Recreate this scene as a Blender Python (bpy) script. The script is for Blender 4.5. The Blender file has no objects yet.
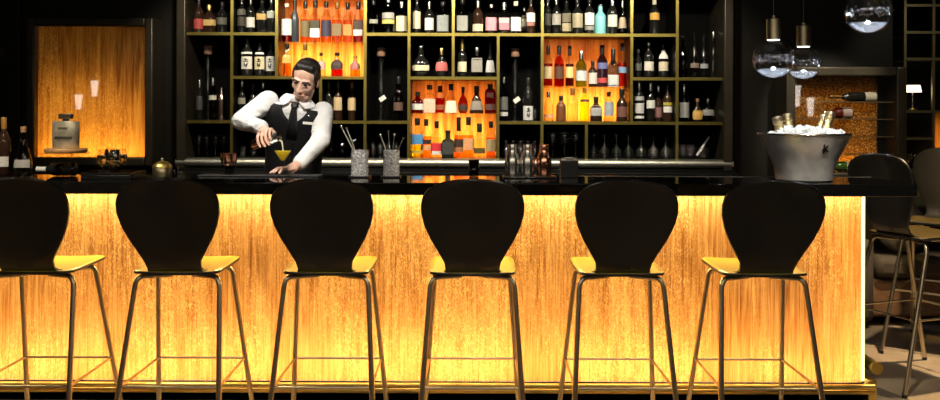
import bpy, math, random
from mathutils import Vector, Matrix, Euler

random.seed(7)
SC = bpy.context.scene
COL = SC.collection

# ------------------------------------------------------------------ camera
EYE = 1.495                       # lens height in metres
FOC = 900.0                       # focal length in pixels of a 940 x 400 frame
VPX, VPY = 472.0, 112.0           # where the lens axis meets the picture
ROLL = math.radians(0.2)
cam = bpy.data.cameras.new('camera')
cam.sensor_width = 36.0
cam.lens = FOC / 940.0 * 36.0
cam.shift_x = (470.0 - VPX) / 940.0
cam.shift_y = (VPY - 200.0) / 940.0
cam.clip_start, cam.clip_end = 0.05, 60
cam_ob = bpy.data.objects.new('camera', cam)
COL.objects.link(cam_ob)
cam_ob.matrix_world = Matrix.Translation((0, 0, EYE)) @ Matrix.Rotation(math.pi / 2, 4, 'X') @ Matrix.Rotation(ROLL, 4, 'Z')
SC.camera = cam_ob

# ------------------------------------------------------------------ world, exposure, lights
world = bpy.data.worlds.new('world')
world.use_nodes = True
world.node_tree.nodes['Background'].inputs[0].default_value = (0.55, 0.45, 0.32, 1)
world.node_tree.nodes['Background'].inputs[1].default_value = 0.012
SC.world = world
SC.view_settings.view_transform = 'Standard'
SC.view_settings.look = 'None'
SC.view_settings.exposure = 0.0
SC.view_settings.gamma = 1.0
SC.cycles.use_denoising = True
SC.cycles.caustics_reflective = False
SC.cycles.caustics_refractive = False
SC.cycles.sample_clamp_indirect = 4.0

WARM = (1.0, 0.72, 0.36)
AMBER = (1.0, 0.78, 0.42)
DEEP = (1.0, 0.46, 0.16)


def area(name, loc, aim, sx, sy, watts, col=WARM, spread=180):
    l = bpy.data.lights.new(name, 'AREA')
    l.shape = 'RECTANGLE'
    l.size, l.size_y, l.energy, l.color = sx, sy, watts, col
    l.spread = math.radians(spread)
    o = bpy.data.objects.new(name, l)
    COL.objects.link(o)
    d = (Vector(aim) - Vector(loc)).normalized()
    z = -d
    x = Vector((1, 0, 0))
    y = z.cross(x).normalized()
    x = y.cross(z)
    o.matrix_world = Matrix(((x.x, y.x, z.x, loc[0]), (x.y, y.y, z.y, loc[1]), (x.z, y.z, z.z, loc[2]), (0, 0, 0, 1)))
    return o


def spot(name, loc, aim, watts, deg, blend=0.6, col=(1.0, 0.88, 0.68), size=0.05):
    l = bpy.data.lights.new(name, 'SPOT')
    l.energy, l.color, l.spot_size, l.spot_blend = watts, col, math.radians(deg), blend
    l.shadow_soft_size = size
    o = bpy.data.objects.new(name, l)
    COL.objects.link(o)
    o.location = loc
    o.rotation_euler = (Vector(aim) - Vector(loc)).to_track_quat('-Z', 'Y').to_euler()
    return o


def point(name, loc, watts, col, size=0.03):
    l = bpy.data.lights.new(name, 'POINT')
    l.energy, l.color, l.shadow_soft_size = watts, col, size
    o = bpy.data.objects.new(name, l)
    COL.objects.link(o)
    o.location = loc
    return o


# backlight of the bar front: LED sheet and bottom / top rows inside the cavity, a row under the counter lip
area('bar_backlight_sheet', (-0.6, 4.86, 0.58), (-0.6, 4.65, 0.58), 5.2, 0.86, 13, (1.0, 0.64, 0.28))
area('bar_backlight_low', (-0.6, 4.80, 0.14), (-0.6, 4.65, 0.20), 5.2, 0.05, 230, (1.0, 0.90, 0.62))
area('bar_backlight_foot', (-0.6, 4.865, 0.20), (-0.6, 4.65, 0.20), 5.2, 0.16, 32, (1.0, 0.86, 0.52))
area('bar_backlight_top', (-0.6, 4.80, 1.06), (-0.6, 4.65, 1.02), 5.2, 0.04, 42, (1.0, 0.88, 0.56))
area('bar_backlight_end', (1.975, 4.78, 0.60), (2.0, 4.65, 0.60), 0.03, 0.95, 5, AMBER)
area('counter_lip_row', (-0.6, 4.60, 1.082), (-0.6, 4.52, 0.0), 5.2, 0.03, 40, (1.0, 0.78, 0.36))
# left wall panel
area('left_panel_sheet', (-2.90, 6.93, 1.22), (-2.90, 6.83, 1.30), 0.86, 0.22, 2.4, AMBER)
area('left_panel_low', (-2.90, 6.905, 1.162), (-2.90, 6.83, 1.22), 0.86, 0.03, 60.0, (1.0, 0.90, 0.58))
area('left_panel_mid', (-2.90, 6.935, 1.55), (-2.90, 6.80, 1.55), 0.8, 0.5, 0.35, DEEP)
# unseen ceiling downlights, and added spots that only brighten
spot('downlight_bartender', (-0.75, 3.6, 2.75), (-1.02, 5.10, 1.36), 270, 40, col=(1.0, 0.93, 0.82), size=0.22)
spot('downlight_bartender_side', (-1.7, 4.9, 2.75), (-1.15, 5.15, 1.35), 60, 45, col=(1.0, 0.93, 0.82))
for k, x in enumerate((-1.75, -0.95, -0.15, 0.65, 1.4)):
    spot('downlight_shelves', (x, 5.75, 2.75), (x, 6.9, 1.65), 105 if k in (1, 2, 3) else 75, 80)
spot('downlight_counter', (0.2, 4.6, 2.75), (0.2, 4.7, 1.15), 130, 60)
spot('downlight_bucket', (1.5, 3.3, 2.75), (1.80, 4.66, 1.25), 150, 36)
spot('added_spot_lounge', (2.2, 4.3, 2.75), (3.10, 5.95, 0.95), 120, 30, col=(1.0, 0.66, 0.16))  # warm spot added to throw gold light on the far stools
spot('downlight_floor', (3.0, 5.2, 2.75), (2.7, 5.4, 0.0), 420, 62, col=(1.0, 0.74, 0.44))
for x in (-1.8, 0.0, 1.8):
    spot('downlight_guests', (x, 2.6, 2.75), (x, 3.6, 0.3), 14, 70, col=(1.0, 0.85, 0.65))


area('added_ceiling_fill', (0.0, 1.4, 2.74), (0.0, 3.2, 0.6), 5.0, 1.6, 52, (1.0, 0.86, 0.68))  # broad fill added for soft reflections in metal and glass
spot('added_spot_display', (2.65, 5.5, 2.75), (2.72, 6.9, 1.45), 200, 32)  # added so the bottles in the display catch front light
spot('added_spot_counter_left', (-2.2, 3.7, 2.75), (-2.05, 4.65, 1.2), 170, 48)  # added to brighten the drum bottle at the left end


# ------------------------------------------------------------------ materials
MATS = {}


def nodes_of(name):
    m = bpy.data.materials.new(name)
    m.use_nodes = True
    nt = m.node_tree
    nt.nodes.clear()
    out = nt.nodes.new('ShaderNodeOutputMaterial')
    return m, nt, out


def pbr(name, col, rough=0.5, metal=0.0, noise=0.0, scale=20.0, coat=0.0, bump=0.0, bd=0.01, ior=1.5, spec=0.5, stretch=(1, 1, 1)):
    if name in MATS:
        return MATS[name]
    m, nt, out = nodes_of(name)
    b = nt.nodes.new('ShaderNodeBsdfPrincipled')
    b.inputs['Base Color'].default_value = (*col, 1)
    b.inputs['Roughness'].default_value = rough
    b.inputs['Metallic'].default_value = metal
    b.inputs['IOR'].default_value = ior
    b.inputs['Specular IOR Level'].default_value = spec
    b.inputs['Coat Weight'].default_value = coat
    b.inputs['Coat Roughness'].default_value = 0.05
    nt.links.new(b.outputs[0], out.inputs[0])
    if noise or bump:
        tc = nt.nodes.new('ShaderNodeTexCoord')
        mp = nt.nodes.new('ShaderNodeMapping')
        mp.inputs['Scale'].default_value = stretch
        n = nt.nodes.new('ShaderNodeTexNoise')
        n.inputs['Scale'].default_value = scale
        n.inputs['Detail'].default_value = 4
        nt.links.new(tc.outputs['Object'], mp.inputs[0])
        nt.links.new(mp.outputs[0], n.inputs['Vector'])
        if noise:
            r = nt.nodes.new('ShaderNodeValToRGB')
            r.color_ramp.elements[0].color = (*[c * (1 - noise) for c in col], 1)
            r.color_ramp.elements[1].color = (*[min(1, c * (1 + noise)) for c in col], 1)
            r.color_ramp.elements[0].position, r.color_ramp.elements[1].position = 0.3, 0.7
            nt.links.new(n.outputs[0], r.inputs[0])
            nt.links.new(r.outputs[0], b.inputs['Base Color'])
        if bump:
            bp = nt.nodes.new('ShaderNodeBump')
            bp.inputs['Strength'].default_value = bump
            bp.inputs['Distance'].default_value = bd
            nt.links.new(n.outputs[0], bp.inputs['Height'])
            nt.links.new(bp.outputs[0], b.inputs['Normal'])
    MATS[name] = m
    return m


def emit(name, col, strength):
    if name in MATS:
        return MATS[name]
    m, nt, out = nodes_of(name)
    e = nt.nodes.new('ShaderNodeEmission')
    e.inputs[0].default_value = (*col, 1)
    e.inputs[1].default_value = strength
    nt.links.new(e.outputs[0], out.inputs[0])
    MATS[name] = m
    return m


def glass(col=(0.97, 0.98, 0.97), rough=0.02, ior=1.45, edge=0.45):
    """thin coloured glass or liquid: a coloured filter with a mirror-like skin"""
    name = 'glass_%d_%d_%d_%d_%d_%d' % (*[int(c * 99) for c in col], int(ior * 100), int(edge * 100), int(rough * 100))
    if name in MATS:
        return MATS[name]
    m, nt, out = nodes_of(name)
    t = nt.nodes.new('ShaderNodeBsdfTransparent')
    t.inputs[0].default_value = (*col, 1)
    g = nt.nodes.new('ShaderNodeBsdfGlossy')
    g.inputs['Roughness'].default_value = rough
    lw = nt.nodes.new('ShaderNodeLayerWeight')
    lw.inputs[0].default_value = 0.5
    pw = nt.nodes.new('ShaderNodeMath')
    pw.operation = 'POWER'
    pw.inputs[1].default_value = 2.6
    f = nt.nodes.new('ShaderNodeMath')
    f.operation = 'MULTIPLY_ADD'
    f0 = ((ior - 1) / (ior + 1)) ** 2
    f.inputs[1].default_value = edge
    f.inputs[2].default_value = f0
    nt.links.new(lw.outputs['Facing'], pw.inputs[0])
    nt.links.new(pw.outputs[0], f.inputs[0])
    mx = nt.nodes.new('ShaderNodeMixShader')
    nt.links.new(f.outputs[0], mx.inputs[0])
    nt.links.new(t.outputs[0], mx.inputs[1])
    nt.links.new(g.outputs[0], mx.inputs[2])
    nt.links.new(mx.outputs[0], out.inputs[0])
    MATS[name] = m
    return m


def paper(col):
    """printed label: paper with faint broken bands of print"""
    name = 'label_paper_%d_%d_%d' % tuple(int(c * 99) for c in col)
    if name in MATS:
        return MATS[name]
    m, nt, out = nodes_of(name)
    b = nt.nodes.new('ShaderNodeBsdfPrincipled')
    b.inputs['Roughness'].default_value = 0.6
    tc = nt.nodes.new('ShaderNodeTexCoord')
    mp = nt.nodes.new('ShaderNodeMapping')
    mp.inputs['Scale'].default_value = (60, 60, 330)
    n = nt.nodes.new('ShaderNodeTexNoise')
    n.inputs['Scale'].default_value = 1.0
    n.inputs['Detail'].default_value = 1
    r = nt.nodes.new('ShaderNodeValToRGB')
    e = r.color_ramp.elements
    e[0].position, e[1].position = 0.33, 0.47
    e[0].color = (*[c * 0.66 for c in col], 1)
    e[1].color = (*col, 1)
    nt.links.new(tc.outputs['Object'], mp.inputs[0])
    nt.links.new(mp.outputs[0], n.inputs['Vector'])
    nt.links.new(n.outputs[0], r.inputs[0])
    nt.links.new(r.outputs[0], b.inputs['Base Color'])
    nt.links.new(b.outputs[0], out.inputs[0])
    MATS[name] = m
    return m


def rippled(name, dark, light, sx=26.0, sz=2.6, fine=1.0, ripple=0.5, glitter=0.0, front=0.25):
    """back-lit amber art glass: streaky translucent sheet with a rippled glossy skin"""
    m, nt, out = nodes_of(name)
    L = nt.links.new
    tc = nt.nodes.new('ShaderNodeTexCoord')
    mp = nt.nodes.new('ShaderNodeMapping')
    mp.inputs['Scale'].default_value = (sx, sx, sz)
    n1 = nt.nodes.new('ShaderNodeTexNoise')
    n1.inputs['Scale'].default_value = 1.0
    n1.inputs['Detail'].default_value = 5
    n1.inputs['Roughness'].default_value = 0.62
    n1.inputs['Distortion'].default_value = 0.8
    L(tc.outputs['Object'], mp.inputs[0])
    L(mp.outputs[0], n1.inputs['Vector'])
    # fish-scale ripples: vertical columns crossed by wavy arches
    mp2 = nt.nodes.new('ShaderNodeMapping')
    mp2.inputs['Scale'].default_value = (50 * fine, 50 * fine, 22 * fine)
    n2 = nt.nodes.new('ShaderNodeTexNoise')
    n2.inputs['Scale'].default_value = 1.6
    n2.inputs['Detail'].default_value = 3
    n2.inputs['Distortion'].default_value = 2.2
    L(tc.outputs['Object'], mp2.inputs[0])
    L(mp2.outputs[0], n2.inputs['Vector'])
    mp3 = nt.nodes.new('ShaderNodeMapping')
    mp3.inputs['Scale'].default_value = (1.3, 1.3, 0.5)
    n3 = nt.nodes.new('ShaderNodeTexNoise')
    n3.inputs['Scale'].default_value = 2.0
    n3.inputs['Detail'].default_value = 2
    L(tc.outputs['Object'], mp3.inputs[0])
    L(mp3.outputs[0], n3.inputs['Vector'])
    # amount of ripple varies over the sheet
    r3 = nt.nodes.new('ShaderNodeValToRGB')
    r3.color_ramp.elements[0].position, r3.color_ramp.elements[1].position = 0.38, 0.62
    L(n3.outputs[0], r3.inputs[0])
    r2 = nt.nodes.new('ShaderNodeValToRGB')
    r2.color_ramp.elements[0].position, r2.color_ramp.elements[1].position = 0.5, 0.66
    L(n2.outputs[0], r2.inputs[0])
    mul = nt.nodes.new('ShaderNodeMath')
    mul.operation = 'MULTIPLY'
    L(r2.outputs[0], mul.inputs[0])
    L(r3.outputs[0], mul.inputs[1])
    mul2 = nt.nodes.new('ShaderNodeMath')
    mul2.operation = 'MULTIPLY'
    mul2.inputs[1].default_value = ripple
    L(mul.outputs[0], mul2.inputs[0])
    add = nt.nodes.new('ShaderNodeMath')
    add.operation = 'ADD'
    add.use_clamp = True
    r1 = nt.nodes.new('ShaderNodeValToRGB')
    r1.color_ramp.elements[0].position, r1.color_ramp.elements[1].position = 0.36, 0.82
    L(n1.outputs[0], r1.inputs[0])
    L(r1.outputs[0], add.inputs[0])
    L(mul2.outputs[0], add.inputs[1])
    fac = add.outputs[0]
    if glitter:
        v = nt.nodes.new('ShaderNodeTexVoronoi')
        v.inputs['Scale'].default_value = glitter
        L(tc.outputs['Object'], v.inputs['Vector'])
        sep = nt.nodes.new('ShaderNodeSeparateColor')
        L(v.outputs['Color'], sep.inputs[0])
        pw = nt.nodes.new('ShaderNodeMath')
        pw.operation = 'POWER'
        pw.inputs[1].default_value = 2.2
        L(sep.outputs[0], pw.inputs[0])
        fac = pw.outputs[0]
    cr = nt.nodes.new('ShaderNodeValToRGB')
    cr.color_ramp.elements[0].color = (*dark, 1)
    cr.color_ramp.elements[1].color = (*light, 1)
    L(fac, cr.inputs[0])
    tr = nt.nodes.new('ShaderNodeBsdfTranslucent')
    L(cr.outputs[0], tr.inputs[0])
    df = nt.nodes.new('ShaderNodeBsdfDiffuse')
    L(cr.outputs[0], df.inputs[0])
    mx = nt.nodes.new('ShaderNodeMixShader')
    mx.inputs[0].default_value = front
    L(tr.outputs[0], mx.inputs[1])
    L(df.outputs[0], mx.inputs[2])
    gl = nt.nodes.new('ShaderNodeBsdfGlossy')
    gl.inputs['Roughness'].default_value = 0.25
    bp = nt.nodes.new('ShaderNodeBump')
    bp.inputs['Strength'].default_value = 0.4
    bp.inputs['Distance'].default_value = 0.004
    L(add.outputs[0], bp.inputs['Height'])
    L(bp.outputs[0], gl.inputs['Normal'])
    mx2 = nt.nodes.new('ShaderNodeMixShader')
    mx2.inputs[0].default_value = 0.03
    L(mx.outputs[0], mx2.inputs[1])
    L(gl.outputs[0], mx2.inputs[2])
    L(mx2.outputs[0], out.inputs[0])
    MATS[name] = m
    return m


def lit_liquid(name, col):
    m, nt, out = nodes_of(name)
    t = nt.nodes.new('ShaderNodeBsdfTranslucent')
    d = nt.nodes.new('ShaderNodeBsdfDiffuse')
    t.inputs[0].default_value = d.inputs[0].default_value = (*col, 1)
    mx = nt.nodes.new('ShaderNodeMixShader')
    nt.links.new(t.outputs[0], mx.inputs[1])
    nt.links.new(d.outputs[0], mx.inputs[2])
    nt.links.new(mx.outputs[0], out.inputs[0])
    return m


def floor_material():
    m, nt, out = nodes_of('inlaid_stone_tiles')
    L = nt.links.new
    tc = nt.nodes.new('ShaderNodeTexCoord')
    mp = nt.nodes.new('ShaderNodeMapping')
    mp.inputs['Rotation'].default_value = (0, 0, math.radians(28))
    mp.inputs['Location'].default_value = (0.13, 0.32, 0)
    ck = nt.nodes.new('ShaderNodeTexVoronoi')
    ck.feature = 'F1'
    ck.distance = 'MANHATTAN'
    ck.inputs['Scale'].default_value = 1.9
    ck.inputs['Randomness'].default_value = 0.45
    L(tc.outputs['Object'], mp.inputs[0])
    L(mp.outputs[0], ck.inputs['Vector'])
    sep = nt.nodes.new('ShaderNodeSeparateColor')
    L(ck.outputs['Color'], sep.inputs[0])
    r = nt.nodes.new('ShaderNodeValToRGB')
    r.color_ramp.interpolation = 'CONSTANT'
    r.color_ramp.elements[0].color = (0.60, 0.46, 0.31, 1)
    r.color_ramp.elements[1].color = (0.20, 0.17, 0.14, 1)
    r.color_ramp.elements[1].position = 0.62
    L(sep.outputs[1], r.inputs[0])
    n = nt.nodes.new('ShaderNodeTexNoise')
    n.inputs['Scale'].default_value = 7
    n.inputs['Detail'].default_value = 5
    L(tc.outputs['Object'], n.inputs['Vector'])
    mx = nt.nodes.new('ShaderNodeMix')
    mx.data_type = 'RGBA'
    mx.blend_type = 'MULTIPLY'
    mx.inputs[0].default_value = 0.5
    L(r.outputs[0], mx.inputs[6])
    L(n.outputs[0], mx.inputs[7])
    b = nt.nodes.new('ShaderNodeBsdfPrincipled')
    b.inputs['Roughness'].default_value = 0.35
    L(mx.outputs[2], b.inputs['Base Color'])
    L(b.outputs[0], out.inputs[0])
    return m


M_WALL = pbr('dark_lacquered_wall', (0.009, 0.008, 0.006), 0.5, noise=0.15, scale=6, spec=0.3)
M_MOULD = pbr('dark_bronze_moulding', (0.045, 0.037, 0.024), 0.4, 0.35, noise=0.15, scale=9)
M_BLACK = pbr('black_lacquer', (0.006, 0.006, 0.006), 0.35, spec=0.3)
M_SOOT = pbr('matt_black', (0.004, 0.004, 0.004), 0.9, spec=0.05)
M_STONE = pbr('polished_black_stone', (0.006, 0.006, 0.006), 0.045, coat=0.3, noise=0.4, scale=60)
M_SHELL = pbr('black_stool_lacquer', (0.009, 0.0085, 0.008), 0.38, coat=0.3)
M_SHEENSEAT = pbr('black_seat_with_gold_sheen', (0.13, 0.085, 0.018), 0.40, 0.75)  # far stool seats are black; a gold sheen is put into the colour
M_SEAT = pbr('black_seat_with_amber_glow', (0.74, 0.62, 0.075), 0.30, coat=1.0)  # seats are black; the amber front's glow is painted in as yellow
M_LEG = pbr('brushed_champagne_metal', (0.56, 0.48, 0.34), 0.33, 1.0, noise=0.08, scale=60, stretch=(1, 1, 0.1))
M_BRASS = pbr('aged_brass', (0.62, 0.46, 0.14), 0.38, 1.0, noise=0.18, scale=14)
M_STRIP = pbr('brass_shelf_edge', (0.36, 0.295, 0.075), 0.36, 1.0, noise=0.15, scale=9)
M_STEEL = pbr('satin_steel', (0.72, 0.71, 0.66), 0.25, 1.0, noise=0.05, scale=30)
M_LEDGE = pbr('satin_nickel_ledge', (0.50, 0.49, 0.42), 0.42, 1.0, noise=0.06, scale=4)
M_COPPER = pbr('polished_copper', (0.86, 0.42, 0.27), 0.16, 1.0, noise=0.08, scale=30)
M_CLEAR = glass((0.94, 0.95, 0.94), ior=1.5)
M_BOWLFILL = pbr('added_bowl_fill', (1.0, 0.86, 0.55), 0.0, ior=1.36)  # liquid added only to brighten the snifter bowls
M_BOWLFILL.node_tree.nodes['Principled BSDF'].inputs['Transmission Weight'].default_value = 1.0
M_WARE = glass((0.92, 0.93, 0.92), 0.10, 1.6, 0.35)
M_FLASK = glass((0.90, 0.92, 0.90), 0.14, 1.7)
M_SHELFGLASS = glass((0.9, 0.93, 0.88))
M_CORK = pbr('cork', (0.30, 0.17, 0.11), 0.8, noise=0.3, scale=120)
M_WHITE = pbr('white_card', (0.80, 0.79, 0.74), 0.6)
M_CAPBLACK = pbr('black_cap', (0.012, 0.011, 0.010), 0.35)
M_CAPSILVER = pbr('silver_cap', (0.75, 0.75, 0.72), 0.25, 1.0)
M_CAPGOLD = pbr('gold_cap', (0.80, 0.58, 0.22), 0.3, 1.0)
M_CAPWOOD = pbr('wood_stopper', (0.28, 0.15, 0.07), 0.6, noise=0.25, scale=60)
M_DARK = pbr('dark_bottle_glass', (0.010, 0.010, 0.009), 0.09)
M_BROWN = pbr('brown_bottle_glass', (0.030, 0.014, 0.008), 0.09)
M_FOIL = pbr('gold_foil', (0.84, 0.66, 0.34), 0.36, 1.0, bump=0.6, scale=90)


# ------------------------------------------------------------------ mesh helpers
def W(px, py, Y):
    """the point at depth Y that the photograph shows at pixel (px, py)"""
    dx, dy = px - VPX, py - VPY
    c, s = math.cos(ROLL), math.sin(ROLL)
    return Vector(((dx * c + dy * s) * Y / FOC, Y, EYE - (-dx * s + dy * c) * Y / FOC))


def XX(px, Y):
    return (px - VPX) * Y / FOC


def ZZ(py, Y):
    return EYE - (py - VPY) * Y / FOC


class MB:
    def __init__(self):
        self.v, self.f = [], []

    def add(self, vs, fs, M=None):
        b = len(self.v)
        self.v.extend([tuple(M @ Vector(p)) if M is not None else tuple(p) for p in vs])
        self.f.extend([tuple(b + i for i in q) for q in fs])
        return self

    def box(self, x0, x1, y0, y1, z0, z1, M=None):
        vs = [(x, y, z) for z in (z0, z1) for y in (y0, y1) for x in (x0, x1)]
        return self.add(vs, [(0, 2, 3, 1), (4, 5, 7, 6), (0, 1, 5, 4), (2, 6, 7, 3), (0, 4, 6, 2), (1, 3, 7, 5)], M)

    def lathe(self, prof, n=20, c=(0, 0, 0), sx=1.0, sy=1.0, e=2.0, M=None, caps=True, ribs=0.0, a0=None, a1=None):
        vs, fs = [], []
        open_arc = a0 is not None
        for r, z in prof:
            for k in range(n):
                a = (a0 + (a1 - a0) * k / (n - 1)) if open_arc else 2 * math.pi * k / n
                ca, sa = math.cos(a), math.sin(a)
                if e != 2.0:
                    q = (abs(ca) ** e + abs(sa) ** e) ** (-1.0 / e)
                    ca, sa = ca * q, sa * q
                rr = r * (1 + ribs * (k % 2))
                vs.append((c[0] + rr * ca * sx, c[1] + rr * sa * sy, c[2] + z))
        for i in range(len(prof) - 1):
            for k in range(n - 1 if open_arc else n):
                k2 = (k + 1) % n
                fs.append((i * n + k, i * n + k2, (i + 1) * n + k2, (i + 1) * n + k))
        if caps and not open_arc:
            fs.append(tuple(range(n - 1, -1, -1)))
            fs.append(tuple((len(prof) - 1) * n + k for k in range(n)))
        return self.add(vs, fs, M)

    def tube(self, path, r, n=10, M=None, closed=False):
        path = [Vector(p) for p in path]
        m = len(path)
        rs = r if isinstance(r, (list, tuple)) else [r] * m
        vs, fs = [], []
        up = None
        for i in range(m):
            if closed:
                t = (path[(i + 1) % m] - path[i - 1]).normalized()
            else:
                t = (path[min(i + 1, m - 1)] - path[max(i - 1, 0)]).normalized()
            if up is None:
                a = Vector((0, 0, 1)) if abs(t.z) < 0.9 else Vector((1, 0, 0))
                up = (a - t * a.dot(t)).normalized()
            else:
                up = (up - t * up.dot(t)).normalized()
            w = t.cross(up)
            for k in range(n):
                a = 2 * math.pi * k / n
                vs.append(path[i] + (up * math.cos(a) + w * math.sin(a)) * rs[i])
        for i in range(m if closed else m - 1):
            for k in range(n):
                k2 = (k + 1) % n
                j = (i + 1) % m
                fs.append((i * n + k, i * n + k2, j * n + k2, j * n + k))
        if not closed:
            fs.append(tuple(range(n - 1, -1, -1)))
            fs.append(tuple((m - 1) * n + k for k in range(n)))
        return self.add(vs, fs, M)

    def ball(self, c, r, n=12, M=None, R=None):
        rx, ry, rz = r if isinstance(r, (list, tuple)) else (r, r, r)
        vs, fs = [], []
        rings = max(5, n // 2 + 1)
        vs.append(Vector((0, 0, -rz)))
        for i in range(1, rings):
            p = -math.pi / 2 + math.pi * i / rings
            for k in range(n):
                a = 2 * math.pi * k / n
                vs.append(Vector((rx * math.cos(p) * math.cos(a), ry * math.cos(p) * math.sin(a), rz * math.sin(p))))
        vs.append(Vector((0, 0, rz)))
        for k in range(n):
            fs.append((0, 1 + (k + 1) % n, 1 + k))
            fs.append((len(vs) - 1, 1 + (rings - 2) * n + k, 1 + (rings - 2) * n + (k + 1) % n))
        for i in range(rings - 2):
            for k in range(n):
                k2 = (k + 1) % n
                fs.append((1 + i * n + k, 1 + i * n + k2, 1 + (i + 1) * n + k2, 1 + (i + 1) * n + k))
        if R is not None:
            vs = [R @ p for p in vs]
        vs = [p + Vector(c) for p in vs]
        return self.add(vs, fs, M)

    def capsule(self, a, b, ra, rb, n=12, M=None):
        a, b = Vector(a), Vector(b)
        t = (b - a)
        L = t.length
        q = Vector((0, 0, 1)).rotation_difference(t.normalized()).to_matrix().to_4x4() if L > 1e-6 else Matrix()
        prof = []
        for i in range(5):
            p = -math.pi / 2 + math.pi / 2 * i / 4
            prof.append((max(1e-4, ra * math.cos(p)), ra * math.sin(p)))
        for i in range(5):
            p = math.pi / 2 * i / 4
            prof.append((max(1e-4, rb * math.cos(p)), L + rb * math.sin(p)))
        T = Matrix.Translation(a) @ q
        if M is not None:
            T = M @ T
        return self.lathe(prof, n, M=T)

    def grid(self, rows, M=None, closed=False):
        n = len(rows[0])
        vs = [p for r in rows for p in r]
        fs = []
        for i in range(len(rows) - 1):
            for k in range(n if closed else n - 1):
                k2 = (k + 1) % n
                fs.append((i * n + k, i * n + k2, (i + 1) * n + k2, (i + 1) * n + k))
        return self.add(vs, fs, M)

    def build(self, name, mat, parent=None, loc=(0, 0, 0), bevel=0.0, solid=0.0, angle=40, rot=None, sub=0):
        me = bpy.data.meshes.new(name)
        me.from_pydata(self.v, [], self.f)
        me.validate()
        me.polygons.foreach_set('use_smooth', [True] * len(me.polygons))
        me.set_sharp_from_angle(angle=math.radians(angle))
        me.update()
        me.materials.append(mat)
        o = bpy.data.objects.new(name, me)
        COL.objects.link(o)
        o.location = loc
        if rot is not None:
            o.rotation_euler = rot
        if parent is not None:
            o.parent = parent
        if solid:
            md = o.modifiers.new('thickness', 'SOLIDIFY')
            md.thickness = solid
            md.offset = 0
        if sub:
            md = o.modifiers.new('smooth', 'SUBSURF')
            md.levels = md.render_levels = sub
        if bevel:
            md = o.modifiers.new('edge', 'BEVEL')
            md.width = bevel
            md.segments = 2
            md.limit_method = 'ANGLE'
        return o


def tag(o, label, cat, group=None, kind=None):
    if label:
        o['label'] = label
    if cat:
        o['category'] = cat
    if group:
        o['group'] = group
    if kind:
        o['kind'] = kind
    return o


def thing(name, label, cat, loc=(0, 0, 0), group=None, rot=None):
    o = bpy.data.objects.new(name, None)
    o.empty_display_size = 0.05
    COL.objects.link(o)
    o.location = loc
    if rot is not None:
        o.rotation_euler = rot
    return tag(o, label, cat, group)


def struct(name, mb, mat, bevel=0.0):
    o = mb.build(name, mat, bevel=bevel)
    o['kind'] = 'structure'
    return o


def copy_tree(o, parent=None):
    c = o.copy()
    COL.objects.link(c)
    if parent is not None:
        c.parent = parent
    for ch in list(o.children):
        copy_tree(ch, c)
    return c


def fuse(mb, name, mat, parent, voxel=0.006, smooth=4):
    """several overlapping closed shapes grown together into one continuous skin"""
    t = mb.build(name + '_raw', mat)
    rm = t.modifiers.new('r', 'REMESH')
    rm.mode = 'VOXEL'
    rm.voxel_size = voxel
    sm = t.modifiers.new('s', 'SMOOTH')
    sm.factor, sm.iterations = 0.5, smooth
    bpy.context.view_layer.update()
    dg = bpy.context.evaluated_depsgraph_get()
    me = bpy.data.meshes.new_from_object(t.evaluated_get(dg))
    old = t.data
    bpy.data.objects.remove(t)
    bpy.data.meshes.remove(old)
    me.name = name
    me.polygons.foreach_set('use_smooth', [True] * len(me.polygons))
    me.materials.clear()
    me.materials.append(mat)
    o = bpy.data.objects.new(name, me)
    COL.objects.link(o)
    if parent is not None:
        o.parent = parent
    return o


# ------------------------------------------------------------------ the room
struct('floor', MB().box(-8, 6, -3, 7.4, -0.06, 0.0), floor_material())
struct('ceiling', MB().box(-8, 6, -3, 7.4, 2.80, 2.9), M_WALL)
# dark panelled wall beside the shelving, with recesses for the lit panels
struct('wall_back', MB().box(-8, 6, 7.32, 7.42, 0, 2.8), M_WALL)
struct('wall_left', MB().box(-8, -2.235, 7.00, 7.32, 0, 2.8), M_WALL)
struct('wall_right', MB().box(1.99, 3.27, 7.00, 7.32, 0, 2.8), M_WALL)
struct('baseboard_left', MB().box(-8, -2.24, 6.96, 7.0, 0, 0.14), M_MOULD, 0.005)
# raised vertical mouldings on the left wall
struct('trim_1', MB().box(-3.62, -3.50, 6.96, 7.0, 0.14, 2.8), M_WALL, 0.006)
struct('trim_2', MB().box(-3.95, -3.62, 6.975, 7.0, 1.905, 1.985), M_MOULD, 0.006)
struct('trim_3', MB().box(-2.30, -2.25, 6.97, 7.0, 0.14, 2.8), M_WALL, 0.006)
struct('trim_4', MB().box(2.03, 2.06, 6.97, 7.0, 0.14, 2.8), M_WALL, 0.006)

# ------------------------------------------------------------------ the bar counter
bar = thing('bar_counter', 'long bar counter with black stone top and glowing amber rippled glass front', 'bar counter', (0, 4.65, 0))
O = (0, -4.65, 0)
X0, X1 = -3.3, 2.03
CT = 1.15
MB().box(X0 - 0.1, 2.165, 4.37, 4.86, 1.09, CT).build('countertop', M_STONE, bar, O, bevel=0.004)
MB().box(X0, X1 - 0.012, 4.648, 4.653, 0.105, 1.092).build('front_panel', rippled('amber_bar_glass', (0.33, 0.155, 0.05), (1.0, 0.73, 0.38), 95, 3.2, 1.0, 1.25), bar, O)
MB().box(X0, X1, 4.88, 4.90, 0.02, 1.09).box(X0, X1, 4.66, 4.88, 0.02, 0.10).box(X1 - 0.006, X1, 4.655, 4.88, 0.1, 1.09).box(X0, X0 + 0.01, 4.655, 4.88, 0.1, 1.09).build('carcass', M_SOOT, bar, O)
edge = emit('led_edge', (1.0, 0.78, 0.34), 2.6)
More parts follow.
